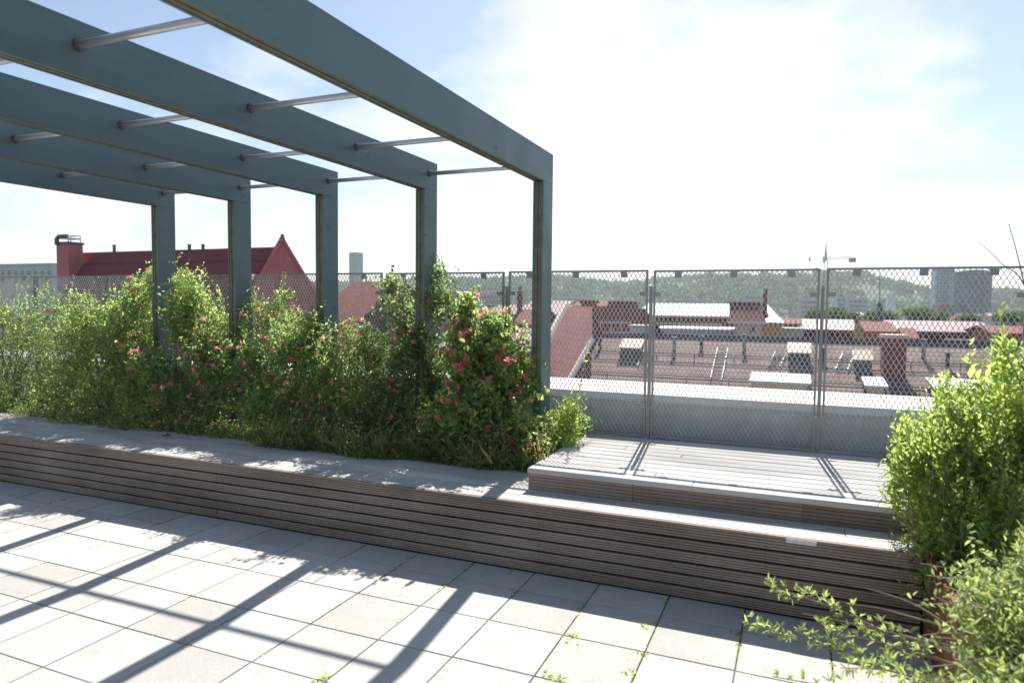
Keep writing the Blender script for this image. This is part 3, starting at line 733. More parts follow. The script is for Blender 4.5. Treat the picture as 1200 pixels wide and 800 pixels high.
# pale sunlit dormer tops in front of the slope
def dormer(pxl, pxr, ytop, ybot):
    m = slope_at((pxl+pxr)/2, ybot); Y = m[1]-.4; a, b = at(pxl, ytop+6, Y), at(pxr, ytop+6, Y)
    B = MB(); B.box(a[0], b[0], Y, Y+1.4, m[2]-.8, a[2]); o = B.build('dormer', MT['beige'], n_root)
    B = MB(); zb = a[2]
    B.add([(a[0]-.12,Y-.12,zb),(b[0]+.12,Y-.12,zb),(b[0]+.12,Y+1.5,zb+.16),(a[0]-.12,Y+1.5,zb+.16),(a[0]-.12,Y-.12,zb+.08),(b[0]+.12,Y-.12,zb+.08),(b[0]+.12,Y+1.5,zb+.24),(a[0]-.12,Y+1.5,zb+.24)],
          [(0,3,2,1),(4,5,6,7),(0,1,5,4),(1,2,6,5),(2,3,7,6),(3,0,4,7)]); B.build('dormer_roof', MT['cap'], o)
for q in ((882,946,442,462), (1018,1036,448,462), (1098,1150,450,470)): dormer(*q)
for k, (px, py) in enumerate(((703,410),(790,415),(822,408),(872,412),(964,423),(1082,420),(1110,430))):
    p = slope_at(px, py); B = MB(); B.smooth = True; B.path([p-np.array([0,0,.1]), p+np.array([0,0,.45+.2*(k % 2)])], .07, 8); B.path([p+np.array([0,0,.46+.2*(k % 2)]), p+np.array([0,0,.52+.2*(k % 2)])], .11, 8); B.build('vent_pipe', MT['rail'] if k % 2 else MT['steel_dark'], n_root)
# snow rails along the slope
B = MB()
for f in (.28, .62):
    p = np.array([0, g['Ye']+(g['Yr']-g['Ye'])*f, g['ze']+(g['zr']-g['ze'])*f])+sn*.16
    for d in (0, .12): B.path([(g['xa']+.2, p[1]+sn[1]*d, p[2]+sn[2]*d), (g['xb']-.2, p[1]+sn[1]*d, p[2]+sn[2]*d)], .022, 5)
    for x in np.arange(g['xa']+.4, g['xb']-.2, 1.5): B.path([(x, p[1]-sn[1]*.16, p[2]-sn[2]*.16), (x, p[1]+sn[1]*.14, p[2]+sn[2]*.14)], .018, 4)
B.build('snow_guard', MT['steel_dark'], n_root)
# -- maroon roof at the left of it, with a lit hip and a valley edge
def maroon():
    Ye, Yr = 21.5, 27.0
    root = thing('apartment_building', 'maroon tiled house with pale verges left of the brown roof', 'building', (at(670,400,24)[0], 24, GZ))
    q = [at(600,470,Ye), at(655,470,Ye), at(694,400,25.2), at(694,359,Yr+1), at(663,359,Yr+1), at(640,405,24.5), at(560,405,24.5)]
    e1, e2, v, r2, r1, h1, h0 = q
    B = MB(); B.poly([e1, e2, v, r2, r1, h1]); 
    back = [p+np.array([-.5, 5.5, -2.6]) for p in (r1, r2)]
    B.poly([r1, r2, back[1], back[0]])
    B.build('roof', MT['roof_redtile'], root)
    B = MB(); B.path([h1+np.array([0,0,.05]), r1+np.array([0,0,.05])], .14, 5); B.path([e2+np.array([0,-.05,.05]), v+np.array([0,-.05,.05])], .11, 5); B.path([h1+np.array([0,0,.05]), e1+np.array([0,0,.05])], .11, 5)
    B.build('verge', MT['verge'], root)
    B = MB(); xs = [p[0] for p in q[:6]]; B.box(min(e1[0], r1[0])+.4, e2[0]-.3, Ye+.5, Yr+5, GZ, min(e1[2], e2[2])-.3)
    # side wall closing the valley edge
    B.add([e2-np.array([.02,0,.05]), v-np.array([.02,0,.05]), r2-np.array([.02,0,.05]), (r2[0]-.02, r2[1], GZ), (e2[0]-.02, e2[1], GZ)], [(0,1,2,3,4)])
    B.build('wall', MT['darkred'], root)
    stack(root, 681, 694, 355, 362, Yr+2, .8, MT['brick'], MT['brick'])
maroon()
# -- maroon mansard house behind it (between the maroon roof and the fence post)
r_, g2 = gable('apartment_building', 'maroon mansard house with a white railed roof edge behind the brown roof', 688, 748, 361, 402, 40, 1.6, MT['darkred'], MT['roof_redtile'], depth=10)
B = MB()
for yy in (377, 389):
    a, b = at(690, yy, 39.2), at(740, yy+1, 39.2); B.path([a, b], .025, 5)
for x in (692, 704, 716, 728, 739): B.path([at(x, 377, 39.2), at(x, 402, 39.2)], .022, 5)
B.build('roof_railing', MT['white'], r_)
stack(r_, 712, 740, 353, 364, 43, 2.0, MT['darkred'], MT['white'])
cb = thing('vent_cabinet', 'pale blue grey metal vent cabinet on the roof edge', 'cabinet', (*at(748, 394, 36)[:2], at(748, 400, 36)[2]-.6))
a, b = at(738, 382, 36), at(759, 393, 36); B = MB(); B.bbox(a[0], b[0], 36, 37, b[2]-1.2, a[2], .05); B.build('cabinet_body', MT['bluegrey'], cb)
B = MB(); B.box(a[0]-.05, b[0]+.05, 35.95, 37.05, a[2]+.002, a[2]+.07); B.build('lid', MT['white'], cb)
# -- far row
def row():
    R = []
    r, q = gable('apartment_building', 'long house with a roof coloured pale as sun glare and red attic floor', 742, 862, 355.5, 369.5, 62, 7, MT['darkred'], MT['roof_glare'], wins=(11, .7, 1.0, .7))
    R.append(r)
    # terrace block in front: low pale wall
    t = thing('roof_terrace', 'low pale grey rooftop wall in front of the red attic floor', 'building', (at(810, 390, 52)[0], 52, GZ))
    a, b = at(764, 384.5, 52), at(858, 388, 52); B = MB(); B.box(a[0], b[0], 52, 58, GZ, a[2]-.08); B.build('wall', MT['greywall'], t)
    B = MB(); B.box(a[0]-.1, b[0]+.1, 51.9, 58, a[2]-.079, a[2]+.05); B.build('coping', MT['white'], t)
    # turreted corner house
    t = thing('corner_house', 'cream and ochre corner house with a maroon mansard roof', 'house', (at(890, 400, 50)[0], 50, GZ))
    a, b, c = at(861, 377, 50), at(893, 377, 50), at(915, 377, 50)
    B = MB(); B.box(a[0], b[0], 50, 56, GZ, a[2]); B.build('cream_wall', MT['cream'], t)
    B = MB(); B.box(b[0]+.003, c[0], 50.25, 56, GZ, a[2]); B.build('ochre_wall', MT['ochre'], t)
    zt = at(870, 354, 52)[2]; x0, x1 = at(855, 377, 50)[0], at(897, 377, 50)[0]; u0, u1 = at(855.5, 355, 52)[0], at(889, 355, 52)[0]
    B = MB(); v = [(x0,49.7,a[2]+.01),(x1,49.7,a[2]+.01),(x1,56.3,a[2]+.01),(x0,56.3,a[2]+.01),(u0,51.5,zt),(u1,51.5,zt),(u1,55,zt),(u0,55,zt)]
    B.add(v, [(0,3,2,1),(0,1,5,4),(1,2,6,5),(2,3,7,6),(3,0,4,7),(4,5,6,7)]); rf = B.build('mansard_roof', MT['roof_redtile'], t)
    B = MB(); B.box(u0-.1, u1+.1, 51.4, 55.1, zt+.002, zt+.15); B.build('roof_rim', MT['white'], rf)
    B = MB(); B.box(x0-.1, x1+.1, 49.6, 49.69, a[2]-.12, a[2]+.05); B.build('gutter', MT['white'], rf)
    B = MB(); x2, x3 = x1+.01, at(918, 377, 50)[0]; zr = at(905, 358, 54)[2]; 
    B.add([(x2,49.9,a[2]+.03),(x3,49.9,a[2]+.03),(x3-1.2,53.5,zr),(x2,53.5,zr),(x2,57,a[2]+.03),(x3,57,a[2]+.03)], [(0,1,2,3),(3,2,5,4),(1,5,2),(0,3,4),(0,4,5,1)]); B.build('pale_roof', MT['roof_pale'], t)
    strip_windows(t, [at(882, 390, 50)[0]], at(882, 391, 50)[2], at(882, 381, 50)[2], 50, .62)
    strip_windows(t, [at(870, 400, 50)[0], at(905, 400, 50)[0]], at(882, 410, 50)[2], at(882, 398, 50)[2], 50, .62)
    stack(t, 894.5, 899, 346, 366, 52.5, .5, MT['brick'], MT['brick'], pots=1)
    r, q = gable('apartment_building', 'small dark red house with a white balcony beside the corner house', 914, 940, 373, 379, 60, 4, MT['darkred'], MT['roof_redtile'], wins=(4, .5, .9, .55))
    B = MB(); a, b = at(914, 386, 56), at(941, 397, 56); B.box(a[0], b[0], 56, 58, b[2]-6, a[2]); o = B.build('balcony', MT['greywall'], r)
    B = MB(); B.box(a[0]-.1, b[0]+.1, 55.9, 58, a[2]+.002, a[2]+.14); B.build('balcony_rail', MT['white'], o)
    gable('apartment_building', 'red brown house with a pale pink sheet roof behind the mesh', 937, 1006, 374, 386, 66, 6, MT['darkred'], MT['roof_pale'], wins=(9, .8, 1.1, .7))
    # orange gable front
    t = thing('gabled_house', 'orange rendered house with an ochre side and dark roof', 'house', (at(1025, 400, 58)[0], 58, GZ))
    a, b = at(1014, 388, 58), at(1047, 388, 58)
    B = MB(); B.box(a[0], b[0], 58, 64, GZ, a[2]); B.build('orange_wall', MT['orange'], t)
    c, d = at(1003, 377, 57), at(1014, 386, 57); B = MB(); B.add([(c[0],57.9,c[2]),(d[0]-.004,57.9,d[2]),(d[0]-.004,57.9,GZ),(d[0]-1.5,57.9,GZ),(c[0],58.3,c[2]),(d[0]-.004,58.3,d[2]),(d[0]-.004,58.3,GZ),(d[0]-1.5,58.3,GZ)], [(0,3,2,1),(4,5,6,7),(0,1,5,4),(1,2,6,5),(2,3,7,6),(3,0,4,7)]); B.build('ochre_gable', MT['ochre'], t)
    e = at(1008, 376, 61); f = at(1043, 377, 61); B = MB(); B.add([(a[0]-.3,57.6,a[2]+.02),(b[0]+.3,57.6,a[2]+.02),(f[0],61,f[2]),(e[0],61,f[2]),(a[0]-.3,64.4,a[2]+.02),(b[0]+.3,64.4,a[2]+.02)], [(0,1,2,3),(3,2,5,4),(1,5,2),(0,3,4),(0,4,5,1)]); B.build('roof', MT['roof_redtile'], t)
    r, q = gable('apartment_building', 'long maroon house with a pale pink roof and white framed attic windows', 1045, 1172, 376, 388.5, 64, 6, MT['darkred'], MT['roof_pale'], wins=(14, .9, 1.2, .75))
    a, b = at(1107, 397, 62), at(1158, 399, 62); B = MB(); B.box(a[0], b[0], 62, 62.2, a[2]-.1, a[2]+.03); B.build('balcony_rail', MT['white'], r)
    r, q = gable('apartment_building', 'maroon house with an orange front at the right edge', 1160, 1260, 382, 391, 57, 4, MT['orange'], MT['roof_redtile'], wins=(6, .6, 1.1, .7))
    # roof plant and low roofs seen between
    r, q = gable('apartment_building', 'dark roofed house glimpsed behind the chimney stack', 1058, 1078, 384, 396, 44, 2, MT['steel_dark'], MT['roof_redtile'])
row()
# -- more roofs between posts at the left of the picture
gable('apartment_building', 'low maroon roofed house behind the bushes', 352, 416, 330, 378, 36, 6, MT['darkred'], MT['roof_redtile'], wins=None)
gable('apartment_building', 'pink roofed house seen between the second and third posts', 505, 640, 383, 410, 36, 7, MT['darkred'], MT['roof_pale'])
gable('apartment_building', 'pale roofed house row behind the honeysuckle', 420, 470, 356, 372, 58, 7, MT['greywall'], MT['roof_pale'])
gable('apartment_building', 'dark red house row below the hill', 560, 650, 357, 368, 66, 6, MT['darkred'], MT['roof_pale'], wins=(9, .7, 1., .7))
b_, gq = gable('apartment_building', 'red house with a slender chimney left of the rightmost post', 590, 625, 362, 380, 52, 4, MT['darkred'], MT['roof_redtile'])
stack(b_, 606, 610, 343, 366, 55, .5, MT['brick'], MT['brick'], pots=1)
# -- big red hip roof at the left
def bigred():
    Ye, Yr = 24.5, 29.0
    xl, xr = at(40, 330, Ye)[0], at(318, 330, Ye)[0]
    zr = at(200, 293, Yr)[2]; ze = at(200, 425, Ye)[2]
    root = thing('apartment_building', 'large house with a deep red sheet metal roof and a steep gable', 'building', ((xl+xr)/2, Yr, GZ))
    rx0, rx1 = at(92, 297, Yr)[0], at(327, 290, Yr)[0]
    B = MB(); B.add([(xl,Ye,ze),(xr,Ye,ze),(rx1,Yr,zr),(rx0,Yr,zr),(xl,Yr+4.5,ze),(xr,Yr+4.5,ze)], [(0,1,2,3),(3,2,5,4),(1,5,2),(0,3,4),(0,4,5,1)]); rf = B.build('roof', MT['roof_red'], root)
    # steep gable wing: triangular front clad in red metal, lightened to look lit
    ap = at(331, 281, 24.0); gl = at(299, 326, 22.6); gr = at(367, 326, 25.4); zb = gl[2]
    dn = 1.9; L = np.array([gl[0]-(ap[0]-gl[0])*.55, 22.6-(24.0-22.6)*.55, zb-dn*.9]); Rr = np.array([gr[0]+(gr[0]-ap[0])*.55, 25.4+(25.4-24.0)*.55, zb-dn*.9])
    rad = norm(np.array([ap[0], ap[1], 0.]))*7.0
    bk = ap+rad+np.array([0,0,.1]); bl = L+rad; br = Rr+rad
    B = MB(); B.add([L, Rr, ap, bl, br, bk], [(0,1,2),(0,2,5,3),(1,4,5,2),(3,5,4),(0,3,4,1)]); gb = B.build('gable', MT['red_metal'], root)
    B = MB(); up = np.array([0,-.03,.06]); B.path([L+up, ap+up], .10, 5); B.path([Rr+up, ap+up], .10, 5); B.build('verge', MT['red_metal'], gb)
    B = MB(); B.path([ap-np.array([0,0,.1]), ap+np.array([0,0,.25])], [.13,.07], 6); B.build('finial', MT['red_metal'], gb)
    B = MB(); B.box(xl+.3, xr-.3, Ye+.3, Yr+4.2, GZ, ze-.02);  B.build('wall', MT['brick'], root)
    xf = at(80, 290, 27.5)[0]; q97 = at(97, 290, 27.5); dch = xf/(q97[0]/27.5)-27.5
    o = stack(root, 66, 80, 286, 312, 27.5, dch, MT['red_metal'], MT['steel_dark'])
    a = at(66, 286, 27.5); zc = a[2]+.12; c4 = [(a[0]+.15, 27.55), (xf-.05, 27.55), (xf-.05, 27.5+dch-.1), (a[0]+.15, 27.5+dch-.1)]
    B = MB()
    for zz in (.22, .42):
        for k in range(4): B.path([(*c4[k], zc+zz), (*c4[(k+1) % 4], zc+zz)], .035, 5)
    for k in range(4): B.path([(*c4[k], zc-.02), (*c4[k], zc+.44)], .03, 5)
    B.build('walkway_rail', MT['galv'], o)
    B = MB(); B.path([at(66.5,287,27.4), at(66.5,280,27.4), at(69,277,27.4), at(77,277,27.4)], .12, 6); B.build('vent_hood', MT['steel_dark'], o)
    for px in (134, 222, 238):
        p = at(px, 296, Yr); B = MB(); B.path([p, p+np.array([0,0,.45]), p+np.array([0,0,.47])], [.09,.09,.16], 6); B.build('vent_pipe', MT['steel_dark'], rf)
bigred()
# -- far left blocks
def block(name, label, pxl, pxr, yt, Y, dep, mat, cat='building', group=None, wins=None, roofm='white', zfloor=GZ):
    a, b = at(pxl, yt, Y), at(pxr, yt, Y); z = (a[2]+b[2])/2
    root = thing(name, label, cat, ((a[0]+b[0])/2, Y+dep/2, zfloor), group)
    B = MB(); B.box(a[0], b[0], Y, Y+dep, zfloor, z); B.build('wall', mat, root)
    k = (b[0]-a[0])*.01
    B = MB(); B.box(a[0]-k, b[0]+k, Y-k, Y+dep+k, z+.002, z+max(.2, (b[0]-a[0])*.012)); B.build('roof_edge', MT[roofm], root)
    if wins:
        nx_, nz_, w, h, zt = wins
        zz = z-zt
        for r in range(nz_): strip_windows(root, np.linspace(a[0]+w, b[0]-w, nx_), zz-h, zz, Y, w, frame='greywall'); zz -= h*1.9
    return root
block('apartment_building', 'long pale flat roofed block on the left horizon', -30, 62, 311, 130, 20, MT['greywall'], wins=(12, 2, 1.6, 1.3, 1.6), roofm='greywall')
block('apartment_building', 'grey blue flat block low on the far left', -60, 22, 352, 75, 12, MT['greywall'], wins=(7, 3, 1.3, 1.3, 1.2))
gable('apartment_building', 'brown roofed house at the far left behind the shrub', -40, 20, 360, 395, 38, 6, MT['cream'], MT['roof_redtile'])
block('white_tower', 'slender pale tower rising between two pergola posts', 409, 418, 296, 420, 8, MT['greywall'], cat='tower', roofm='greywall')
# -- trees in the middle distance
def tree(px, py, w, h, Y, label, nl=420, kind='tree'):
    c = at(px, py, Y); s = mpp(px, py, Y); rw, rh = w*s/2, h*s/2
    root = thing('broad_tree', label, 'tree', (c[0], Y, GZ), 'trees beyond the far roofs')
    B = MB(); B.path([(c[0], Y, GZ), (c[0]+.2, Y, c[2]-rh*.6), (c[0], Y, c[2]+rh*.3)], [.55, .35, .1], 7)
    for k in range(5):
        th = rng.uniform(0, 6.3); B.path([(c[0], Y, c[2]-rh*.7), (c[0]+rw*.7*cos(th), Y+rw*.7*sin(th), c[2]+rh*.3)], [.18, .05], 5)
    B.build('trunk', MT['twig'], root)
    bl = [(c, np.array([rw, rw, rh]))]+[(c+np.array([rng.uniform(-.6,.6)*rw, rng.uniform(-.6,.6)*rw, rng.uniform(-.2,.6)*rh]), np.array([rw*.5]*2+[rh*.5])) for _ in range(6)]
    T, U, _ = twigs_in(bl, nl*4, .5)
    V, F = leaf_arrays(T, norm(U+rng.normal(size=T.shape)*.6), rng.uniform(.5, 1.1, len(T))*rw*.16, .8)
    quads_mesh('crown', V, F, np.repeat(np.clip(rng.normal(.5,.22,len(T)),0,1), 2), MT['tree'], root, BASE[root.name])
TR = [(955,371,26,17,'rounded tree above the pink roof just left of the crane post'),(978,369,30,19,'wide tree right of the fence post above the pink roof'),(1000,372,22,14,'small tree next to the orange house'),
      (1034,371,38,15,'low broad tree standing behind the orange house'),(1076,370,34,18,'tree directly behind the big brick chimney'),(1100,373,26,14,'small tree beneath the two teal towers'),(1136,374,30,12,'low tree at the foot of the dark teal tower'),(1185,372,40,12,'low tree at the right edge behind the orange house')]
for i, (px, py, w, h, lb) in enumerate(TR): tree(px, py, w, h, 108+7*(i % 3), lb)
tree(773, 384, 12, 10, 59.5, 'small round bush like tree before the red attic windows', 200)
# -- towers
tw = block('office_tower', 'pale teal glass tower, taller of the two on the right', 1097, 1119, 313, 760, 24, MT['teal_light'], cat='tower', roofm='teal_light')
a, b = at(1097,316,760), at(1119,316,760)
def grid_windows(root, pxl, pxr, yt, yb, Y, nx_, nz_, fill=.6):
    a, b = at(pxl, yt, Y), at(pxr, yb, Y); W = (b[0]-a[0])/nx_; H = (a[2]-b[2])/nz_; first = None
    base = BASE[root.name]
    for j in range(nz_):
        z = b[2]+H*(j+.2)
        if first is None:
            B = MB()
            for i in range(nx_): B.box(a[0]+W*(i+.5-fill/2), a[0]+W*(i+.5+fill/2), Y-.3, Y-.05, z, z+H*.6)
            first = B.build('window_band', MT['band'], root); z00 = z
        else: linked(first, root, (0, 0, z-z00))
grid_windows(tw, 1098, 1118, 316, 372, 760, 6, 16)
def curved_tower():
    Y = 690; xs = np.linspace(1121, 1166, 9); root = thing('office_tower', 'broad dark teal glass tower with a bowed front', 'tower', (at(1143,340,Y)[0], Y+12, GZ))
    zt = at(1143, 316, Y)[2]; F_ = [at(x, 340, Y)[0] for x in xs]; c = (F_[0]+F_[-1])/2; hw_ = (F_[-1]-F_[0])/2
    pts = [(x, Y+10*((x-c)/hw_)**2) for x in F_]+[(F_[-1], Y+30), (F_[0], Y+30)]
    n = len(pts); B = MB(); B.add([(x,y,GZ) for x,y in pts]+[(x,y,zt-1.5*((x-c)/hw_)**2) for x,y in pts], [(i,(i+1)%n,n+(i+1)%n,n+i) for i in range(n)]+[tuple(range(n,2*n))])
    B.build('facade', MT['teal'], root)
    B = MB(); first = None; H = 3.4
    for k in range(17):
        z = zt-5-k*H
        if first is None:
            for i in range(8):
                (x0,y0),(x1,y1) = pts[i], pts[i+1]
                for s0, s1 in ((.08,.46),(.54,.92)):
                    xa_, ya_, xb_, yb_ = x0+(x1-x0)*s0, y0+(y1-y0)*s0-.2, x0+(x1-x0)*s1, y0+(y1-y0)*s1-.2
                    B.add([(xa_,ya_,z),(xb_,yb_,z),(xb_,yb_,z+1.7),(xa_,ya_,z+1.7),(xa_,ya_+.15,z),(xb_,yb_+.15,z),(xb_,yb_+.15,z+1.7),(xa_,ya_+.15,z+1.7)], [(0,3,2,1),(4,5,6,7),(0,1,5,4),(1,2,6,5),(2,3,7,6),(3,0,4,7)])
            first = B.build('window_band', MT['band'], root)
        else: linked(first, root, (0, 0, -k*H))
curved_tower()
# -- tower cranes
def crane(label, px, ytop, ymast, Y, jx0, jx1, jy0, jy1, ms):
    p = at(px, ymast, Y); s = mpp(px, ymast, Y); root = thing('tower_crane', label, 'crane', (p[0], Y, GZ), None)
    w = .75*ms; zt = at(px, ymast, Y)[2]
    def lattice(B, a, b, w, n, up):
        a, b = np.array(a, float), np.array(b, float); d = norm(b-a); u = norm(np.cross(d, up)); v = np.cross(u, d)
        cs = [u*w+v*w, -u*w+v*w, -u*w-v*w, u*w-v*w]
        for c in cs: B.path([a+c, b+c], w*.16, 4)
        for k in range(n):
            q, r = a+(b-a)*k/n, a+(b-a)*(k+1)/n
            for i in range(4): B.path([q+cs[i], r+cs[(i+1) % 4]], w*.09, 4)
    B = MB(); lattice(B, (p[0],Y,GZ), (p[0],Y,zt), w, 26, (1,0,0)); B.build('mast', MT['crane'], root)
    a, b = at(jx0, jy0, Y), at(jx1, jy1, Y)
    B = MB(); lattice(B, a, b, w*.7, 22, (0,0,1)); B.build('jib', MT['crane'], root)
    q = at(px, ytop, Y); B = MB(); B.path([(p[0],Y,zt), q], [w*.8, w*.25], 5); B.build('tower_head', MT['crane'], root)
    B = MB(); B.path([q, b*.7+a*.3], w*.12, 4); B.path([q, a], w*.12, 4); B.build('tie_bar', MT['crane'], root)
    B = MB(); B.box(p[0]-w*2.2, p[0]-w*.2, Y-w*2, Y-w*.9, zt-w*2, zt+w*1.8); B.build('cab', MT['white'], root)
    cw = b if abs(jx1-px) < abs(jx0-px) else a
    cw = at(jx1-4, jy1+1, Y); B = MB(); B.box(cw[0]-w*2.2, cw[0]+w*2.2, Y-w, Y+w, cw[2]-w*3, cw[2]-w*.2); B.build('counterweight', MT['rail'], root)
crane('pale tower crane standing above the wooded hill beside the fence post', 968, 286, 304, 380, 966, 1003, 303.5, 301, 1.0)
crane('faint distant tower crane left of the nearer crane', 949, 296, 303, 900, 925, 953, 304, 302.5, .9)
m = thing('radio_mast', 'thin dark mast with a small base standing on a roof before the hill', 'mast', at(1031, 376, 100))
B = MB(); B.path([at(1031,376,100), at(1031,355,100)], .32, 6); B.path([at(1031,356,100), at(1031,312,100)], [.07,.03], 5); B.path([at(1026,327,100), at(1036,327,100)], .04, 4); B.build('pole', MT['steel_dark'], m)
# -- office blocks at the foot of the hill
for args in (('long blue grey office block at the foot of the hill', 872, 900, 345, 640, 20, 'bluegrey', (9,4,4,2,2)), ('stepped grey office block behind the fence post', 936, 962, 350, 600, 20, 'greywall', (8,4,4,2,2)),
             ('tall pale blue office block right of the crane', 980, 992, 342, 650, 18, 'bluegrey', (5,6,3,2,2)), ('wide low grey block right of the crane', 993, 1018, 349, 630, 20, 'bluegrey', (9,3,3.4,2,2)),
             ('white low hall below the hill', 1050, 1082, 367, 420, 20, 'white', None), ('pale green roofed hall under the dark tower', 1128, 1160, 369, 420, 20, 'white', None),
             ('maroon block in front of the pale teal tower', 1100, 1118, 357, 500, 20, 'darkred', (5,3,3,2,2)), ('pale block among the trees left of the corner house', 800, 830, 352, 560, 20, 'greywall', (8,2,4,2,2)),
             ('small white block on the wooded slope', 1040, 1050, 345, 800, 10, 'white', None), ('pale grey block seen between the second and rightmost posts', 560, 600, 344, 520, 20, 'greywall', (8,3,4,2,2)),
             ('low pale block right of the rightmost post', 652, 690, 348, 600, 20, 'greywall', (9,2,4,2,2)), ('pale hall between the third and second posts', 425, 446, 346, 500, 18, 'greywall', (6,2,4,2,2))):
    block('office_building', args[0], args[1], args[2], args[3], args[4], args[5], MT[args[6]], wins=args[7])
# -- ground, hill, wood
B = MB(); B.poly([(-9000,-300,GZ),(9000,-300,GZ),(9000,9000,GZ),(-9000,9000,GZ)]); tag(B.build('ground', MT['ground']), 'city ground far below the terrace', 'ground', kind='structure')
HY = 1500.
sky_px = [(-900,338),(0,334),(300,334),(380,334),(440,332),(530,327),(600,325),(650,326),(700,329),(750,331),(800,327),(850,323),(900,321),(960,321),(1010,324),(1050,331),(1090,341),(1120,345),(1170,343),(1230,346),(1400,340),(2400,345)]
hx = np.array([at(x, y, HY)[0] for x, y in sky_px]); hz = np.array([at(x, y, HY)[2] for x, y in sky_px])
def hill_z(x, y):
    """height of the hill: rises from the town to its crest, then falls away"""
    crest = np.interp(x*HY/np.maximum(y, 600), hx, hz)-10
    t = np.clip((y-750)/(HY-750), 0, 1); s = t*t*(3-2*t); back = np.clip((y-HY)/900, 0, 1)
    return GZ-1+(crest-GZ)*s*(1-.6*back*back)+4*np.sin(x*.021+y*.013)*s
B = MB(); gx = np.linspace(-3400, 2000, 110); gy = np.linspace(740, 2500, 36)
vs = [(x, y, float(hill_z(x, y))) for y in gy for x in gx]; n = len(gx)
B.add(vs, [(j*n+i, j*n+i+1, (j+1)*n+i+1, (j+1)*n+i) for j in range(len(gy)-1) for i in range(n-1)]); B.smooth = True
tag(B.build('hill', MT['hill']), 'long wooded hill on the horizon', 'hill', kind='structure')
ico = []; t_ = (1+5**.5)/2
iv = norm(np.array([(-1,t_,0),(1,t_,0),(-1,-t_,0),(1,-t_,0),(0,-1,t_),(0,1,t_),(0,-1,-t_),(0,1,-t_),(t_,0,-1),(t_,0,1),(-t_,0,-1),(-t_,0,1)], float))
def wood():
    n = 5200; y = 820+rng.random(n)**.8*760; ang = rng.uniform(-1.35, .75, n); x = ang*y*1.0
    z = hill_z(x, y); r = rng.uniform(4.5, 9.5, n)
    keep = (np.sin(x*.012+y*.008)*np.cos(y*.011-x*.004) > -.62); x, y, z, r = x[keep], y[keep], z[keep], r[keep]; n = len(x)
    # each crown a loose cluster of small facets
    m = 16; C = np.stack([x, y, z+r*.6], 1); C = np.repeat(C, m, 0); u = norm(rng.normal(size=(n*m,3))); u[:,2] = np.abs(u[:,2]); R_ = np.repeat(r, m)[:,None]
    P = C+u*R_*rng.uniform(.45, 1.0, (n*m,1)); V, F = leaf_arrays(P, norm(rng.normal(size=P.shape)+u), (R_[:,0]*rng.uniform(.6,1.1,n*m)), .9, .2)
    tt = np.clip(np.repeat(rng.normal(.5,.2,n), m)+rng.normal(0,.12,n*m), 0, 1)
    o = quads_mesh('forest', V, F, np.repeat(tt, 2), MT['forest']); tag(o, 'dense woodland covering the hill', 'woodland', kind='stuff')
wood()
# scattered far roofs between the near houses and the hill
nfar = 0
for px, Y, w, h, mt, rf, lb in ((700,150,60,352.5,'darkred','roof_redtile','far brick terrace left of the white roof'), (640,180,50,352,'cream','roof_pale','far cream house row at the hill foot'), (1120,170,70,370,'darkred','roof_redtile','far red house row under the towers'),
                                (1015,190,50,366,'cream','roof_pale','far pale house row under the radio mast'), (460,160,60,354,'cream','roof_redtile','far house row left of the honeysuckle'), (1190,230,60,367,'greywall','roof_pale','far pale house row at the right edge')):
    gable('apartment_building', lb, px-w/2, px+w/2, h, h+6, Y, 6, MT[mt], MT[rf], wins=(8, 1.2, 1.3, 1.0))
# ------------------------------------------------------------------ air
B = MB(); B.box(-3600, 2600, -60, 2900, GZ-1, 205)
hz_ = B.build('haze', NT('haze_air').m); t = hz_.data.materials[0].node_tree
pv = t.nodes.new('ShaderNodeVolumePrincipled'); pv.inputs['Density'].default_value = .00018; pv.inputs['Color'].default_value = (.86, .93, 1, 1); pv.inputs['Anisotropy'].default_value = .35
out = [x for x in t.nodes if x.type == 'OUTPUT_MATERIAL'][0]; t.links.new(pv.outputs[0], out.inputs['Volume'])
tag(hz_, 'thin summer haze over the town', 'haze', kind='stuff')
# ------------------------------------------------------------------ light
EL, AZ = radians(46.8), math.atan2(-.1, .933)     # azimuth from +Y towards +X
sd = Vector((sin(AZ)*cos(EL), cos(AZ)*cos(EL), sin(EL)))
L = bpy.data.lights.new('sun', 'SUN'); L.energy = 3.8; L.angle = radians(.5); L.color = (1, .955, .88)
lo = bpy.data.objects.new('sun', L); col.objects.link(lo); lo.rotation_euler = (-sd).to_track_quat('-Z', 'Y').to_euler()
W = bpy.data.worlds.new('World'); sc.world = W; W.use_nodes = True; nt = W.node_tree; nt.nodes.clear()
N = nt.nodes.new
sk = N('ShaderNodeTexSky'); sk.sky_type = 'NISHITA'; sk.sun_disc = False; sk.sun_elevation = EL; sk.sun_rotation = AZ; sk.air_density = 1.0; sk.dust_density = .5; sk.ozone_density = 1.0
bg = N('ShaderNodeBackground'); bg.inputs[1].default_value = .056; wo = N('ShaderNodeOutputWorld')
tc = N('ShaderNodeTexCoord'); sx = N('ShaderNodeSeparateXYZ'); nt.links.new(tc.outputs['Generated'], sx.inputs[0])
ad = N('ShaderNodeMath'); ad.operation = 'ADD'; ad.inputs[1].default_value = .22; nt.links.new(sx.outputs[2], ad.inputs[0])
dv = N('ShaderNodeVectorMath'); dv.operation = 'DIVIDE'; cb_ = N('ShaderNodeCombineXYZ')
for i in range(3): nt.links.new(ad.outputs[0], cb_.inputs[i])
nt.links.new(tc.outputs['Generated'], dv.inputs[0]); nt.links.new(cb_.outputs[0], dv.inputs[1])
no = N('ShaderNodeTexNoise'); no.inputs['Scale'].default_value = 2.6; no.inputs['Detail'].default_value = 10; no.inputs['Roughness'].default_value = .6; no.inputs['Distortion'].default_value = .4
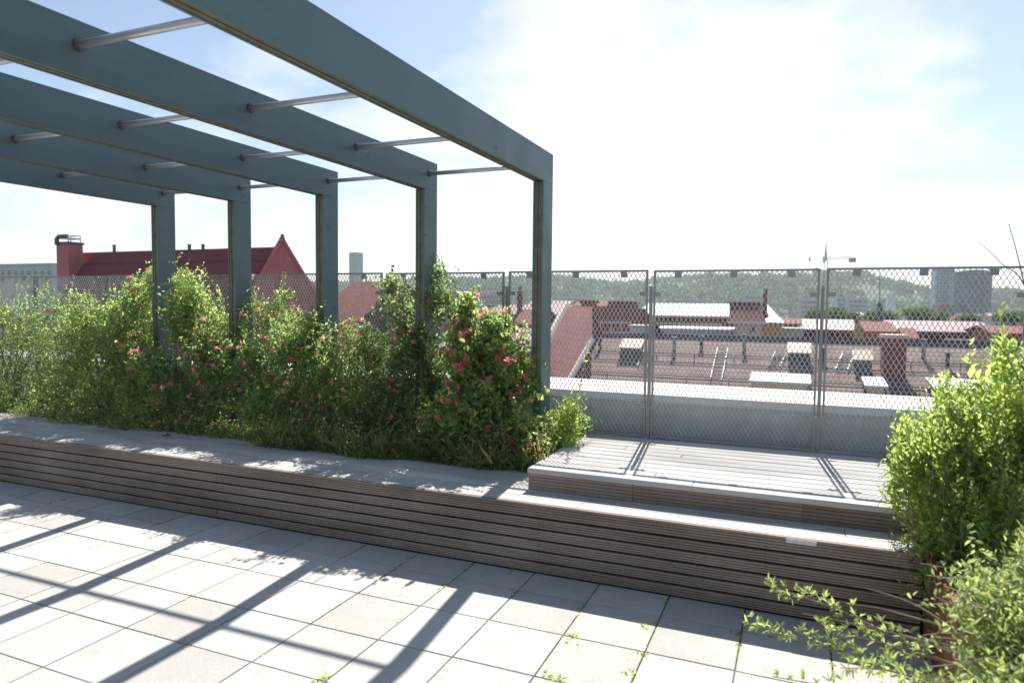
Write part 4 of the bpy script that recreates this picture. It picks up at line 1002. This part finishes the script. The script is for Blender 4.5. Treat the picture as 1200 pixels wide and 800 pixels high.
nt.links.new(dv.outputs[0], no.inputs['Vector'])
def mth(op, a, b):
    x = N('ShaderNodeMath'); x.operation = op
    for k, v in enumerate((a, b)):
        if isinstance(v, (int, float)): x.inputs[k].default_value = v
        else: nt.links.new(v, x.inputs[k])
    return x.outputs[0]
acc = None
# cloud banks: direction and angular size; the widest are unseen, added as fill light
for px, py, rad, amp in ((1045,110,6,.24),(1105,90,3.5,.20),(950,130,6,.20),(700,150,15,.42),(820,200,18,.42),(560,220,14,.30),(60,270,10,.30),(30,215,7,.22),(250,255,9,.26),(1090,210,3,.12),(800,300,26,.30),(300,110,6,.12),(30,-100,50,.06),(-100,-30,42,.08),(100,10,40,.08)):
    d = at(px, py, 1.0)-np.array([0,0,EYE]) if rad < 40 else np.array([px, py, 60.])
    d = d/np.linalg.norm(d)
    dp = N('ShaderNodeVectorMath'); dp.operation = 'DOT_PRODUCT'; nt.links.new(tc.outputs['Generated'], dp.inputs[0]); dp.inputs[1].default_value = tuple(d)
    mr = N('ShaderNodeMapRange'); mr.interpolation_type = 'SMOOTHSTEP'; mr.inputs['From Min'].default_value = cos(radians(rad)); mr.inputs['From Max'].default_value = 1; mr.inputs['To Max'].default_value = amp; nt.links.new(dp.outputs['Value'], mr.inputs[0])
    acc = mr.outputs[0] if acc is None else mth('MAXIMUM', acc, mr.outputs[0])
tot = mth('ADD', no.outputs[0], acc)
rp = N('ShaderNodeValToRGB'); rp.color_ramp.elements[0].position = .54; rp.color_ramp.elements[0].color = (0,0,0,1); rp.color_ramp.elements[1].position = .92; rp.color_ramp.elements[1].color = (1,1,1,1)
nt.links.new(tot, rp.inputs[0])
mx = N('ShaderNodeMix'); mx.data_type = 'RGBA'; nt.links.new(rp.outputs[0], mx.inputs[0]); nt.links.new(sk.outputs[0], mx.inputs[6]); mx.inputs[7].default_value = (7.9, 8.0, 8.2, 1)
nt.links.new(mx.outputs[2], bg.inputs[0]); nt.links.new(bg.outputs[0], wo.inputs[0])
# ------------------------------------------------------------------ output
vs_ = sc.view_settings; sc.display_settings.display_device = 'sRGB'; vs_.view_transform = 'Standard'; vs_.look = 'None'; vs_.gamma = 1; vs_.exposure = 1.28; vs_.use_curve_mapping = False
sc.cycles.use_denoising = True; sc.cycles.max_bounces = 8; sc.cycles.transparent_max_bounces = 8; sc.cycles.volume_bounces = 0
sc.cycles.sample_clamp_indirect = 8
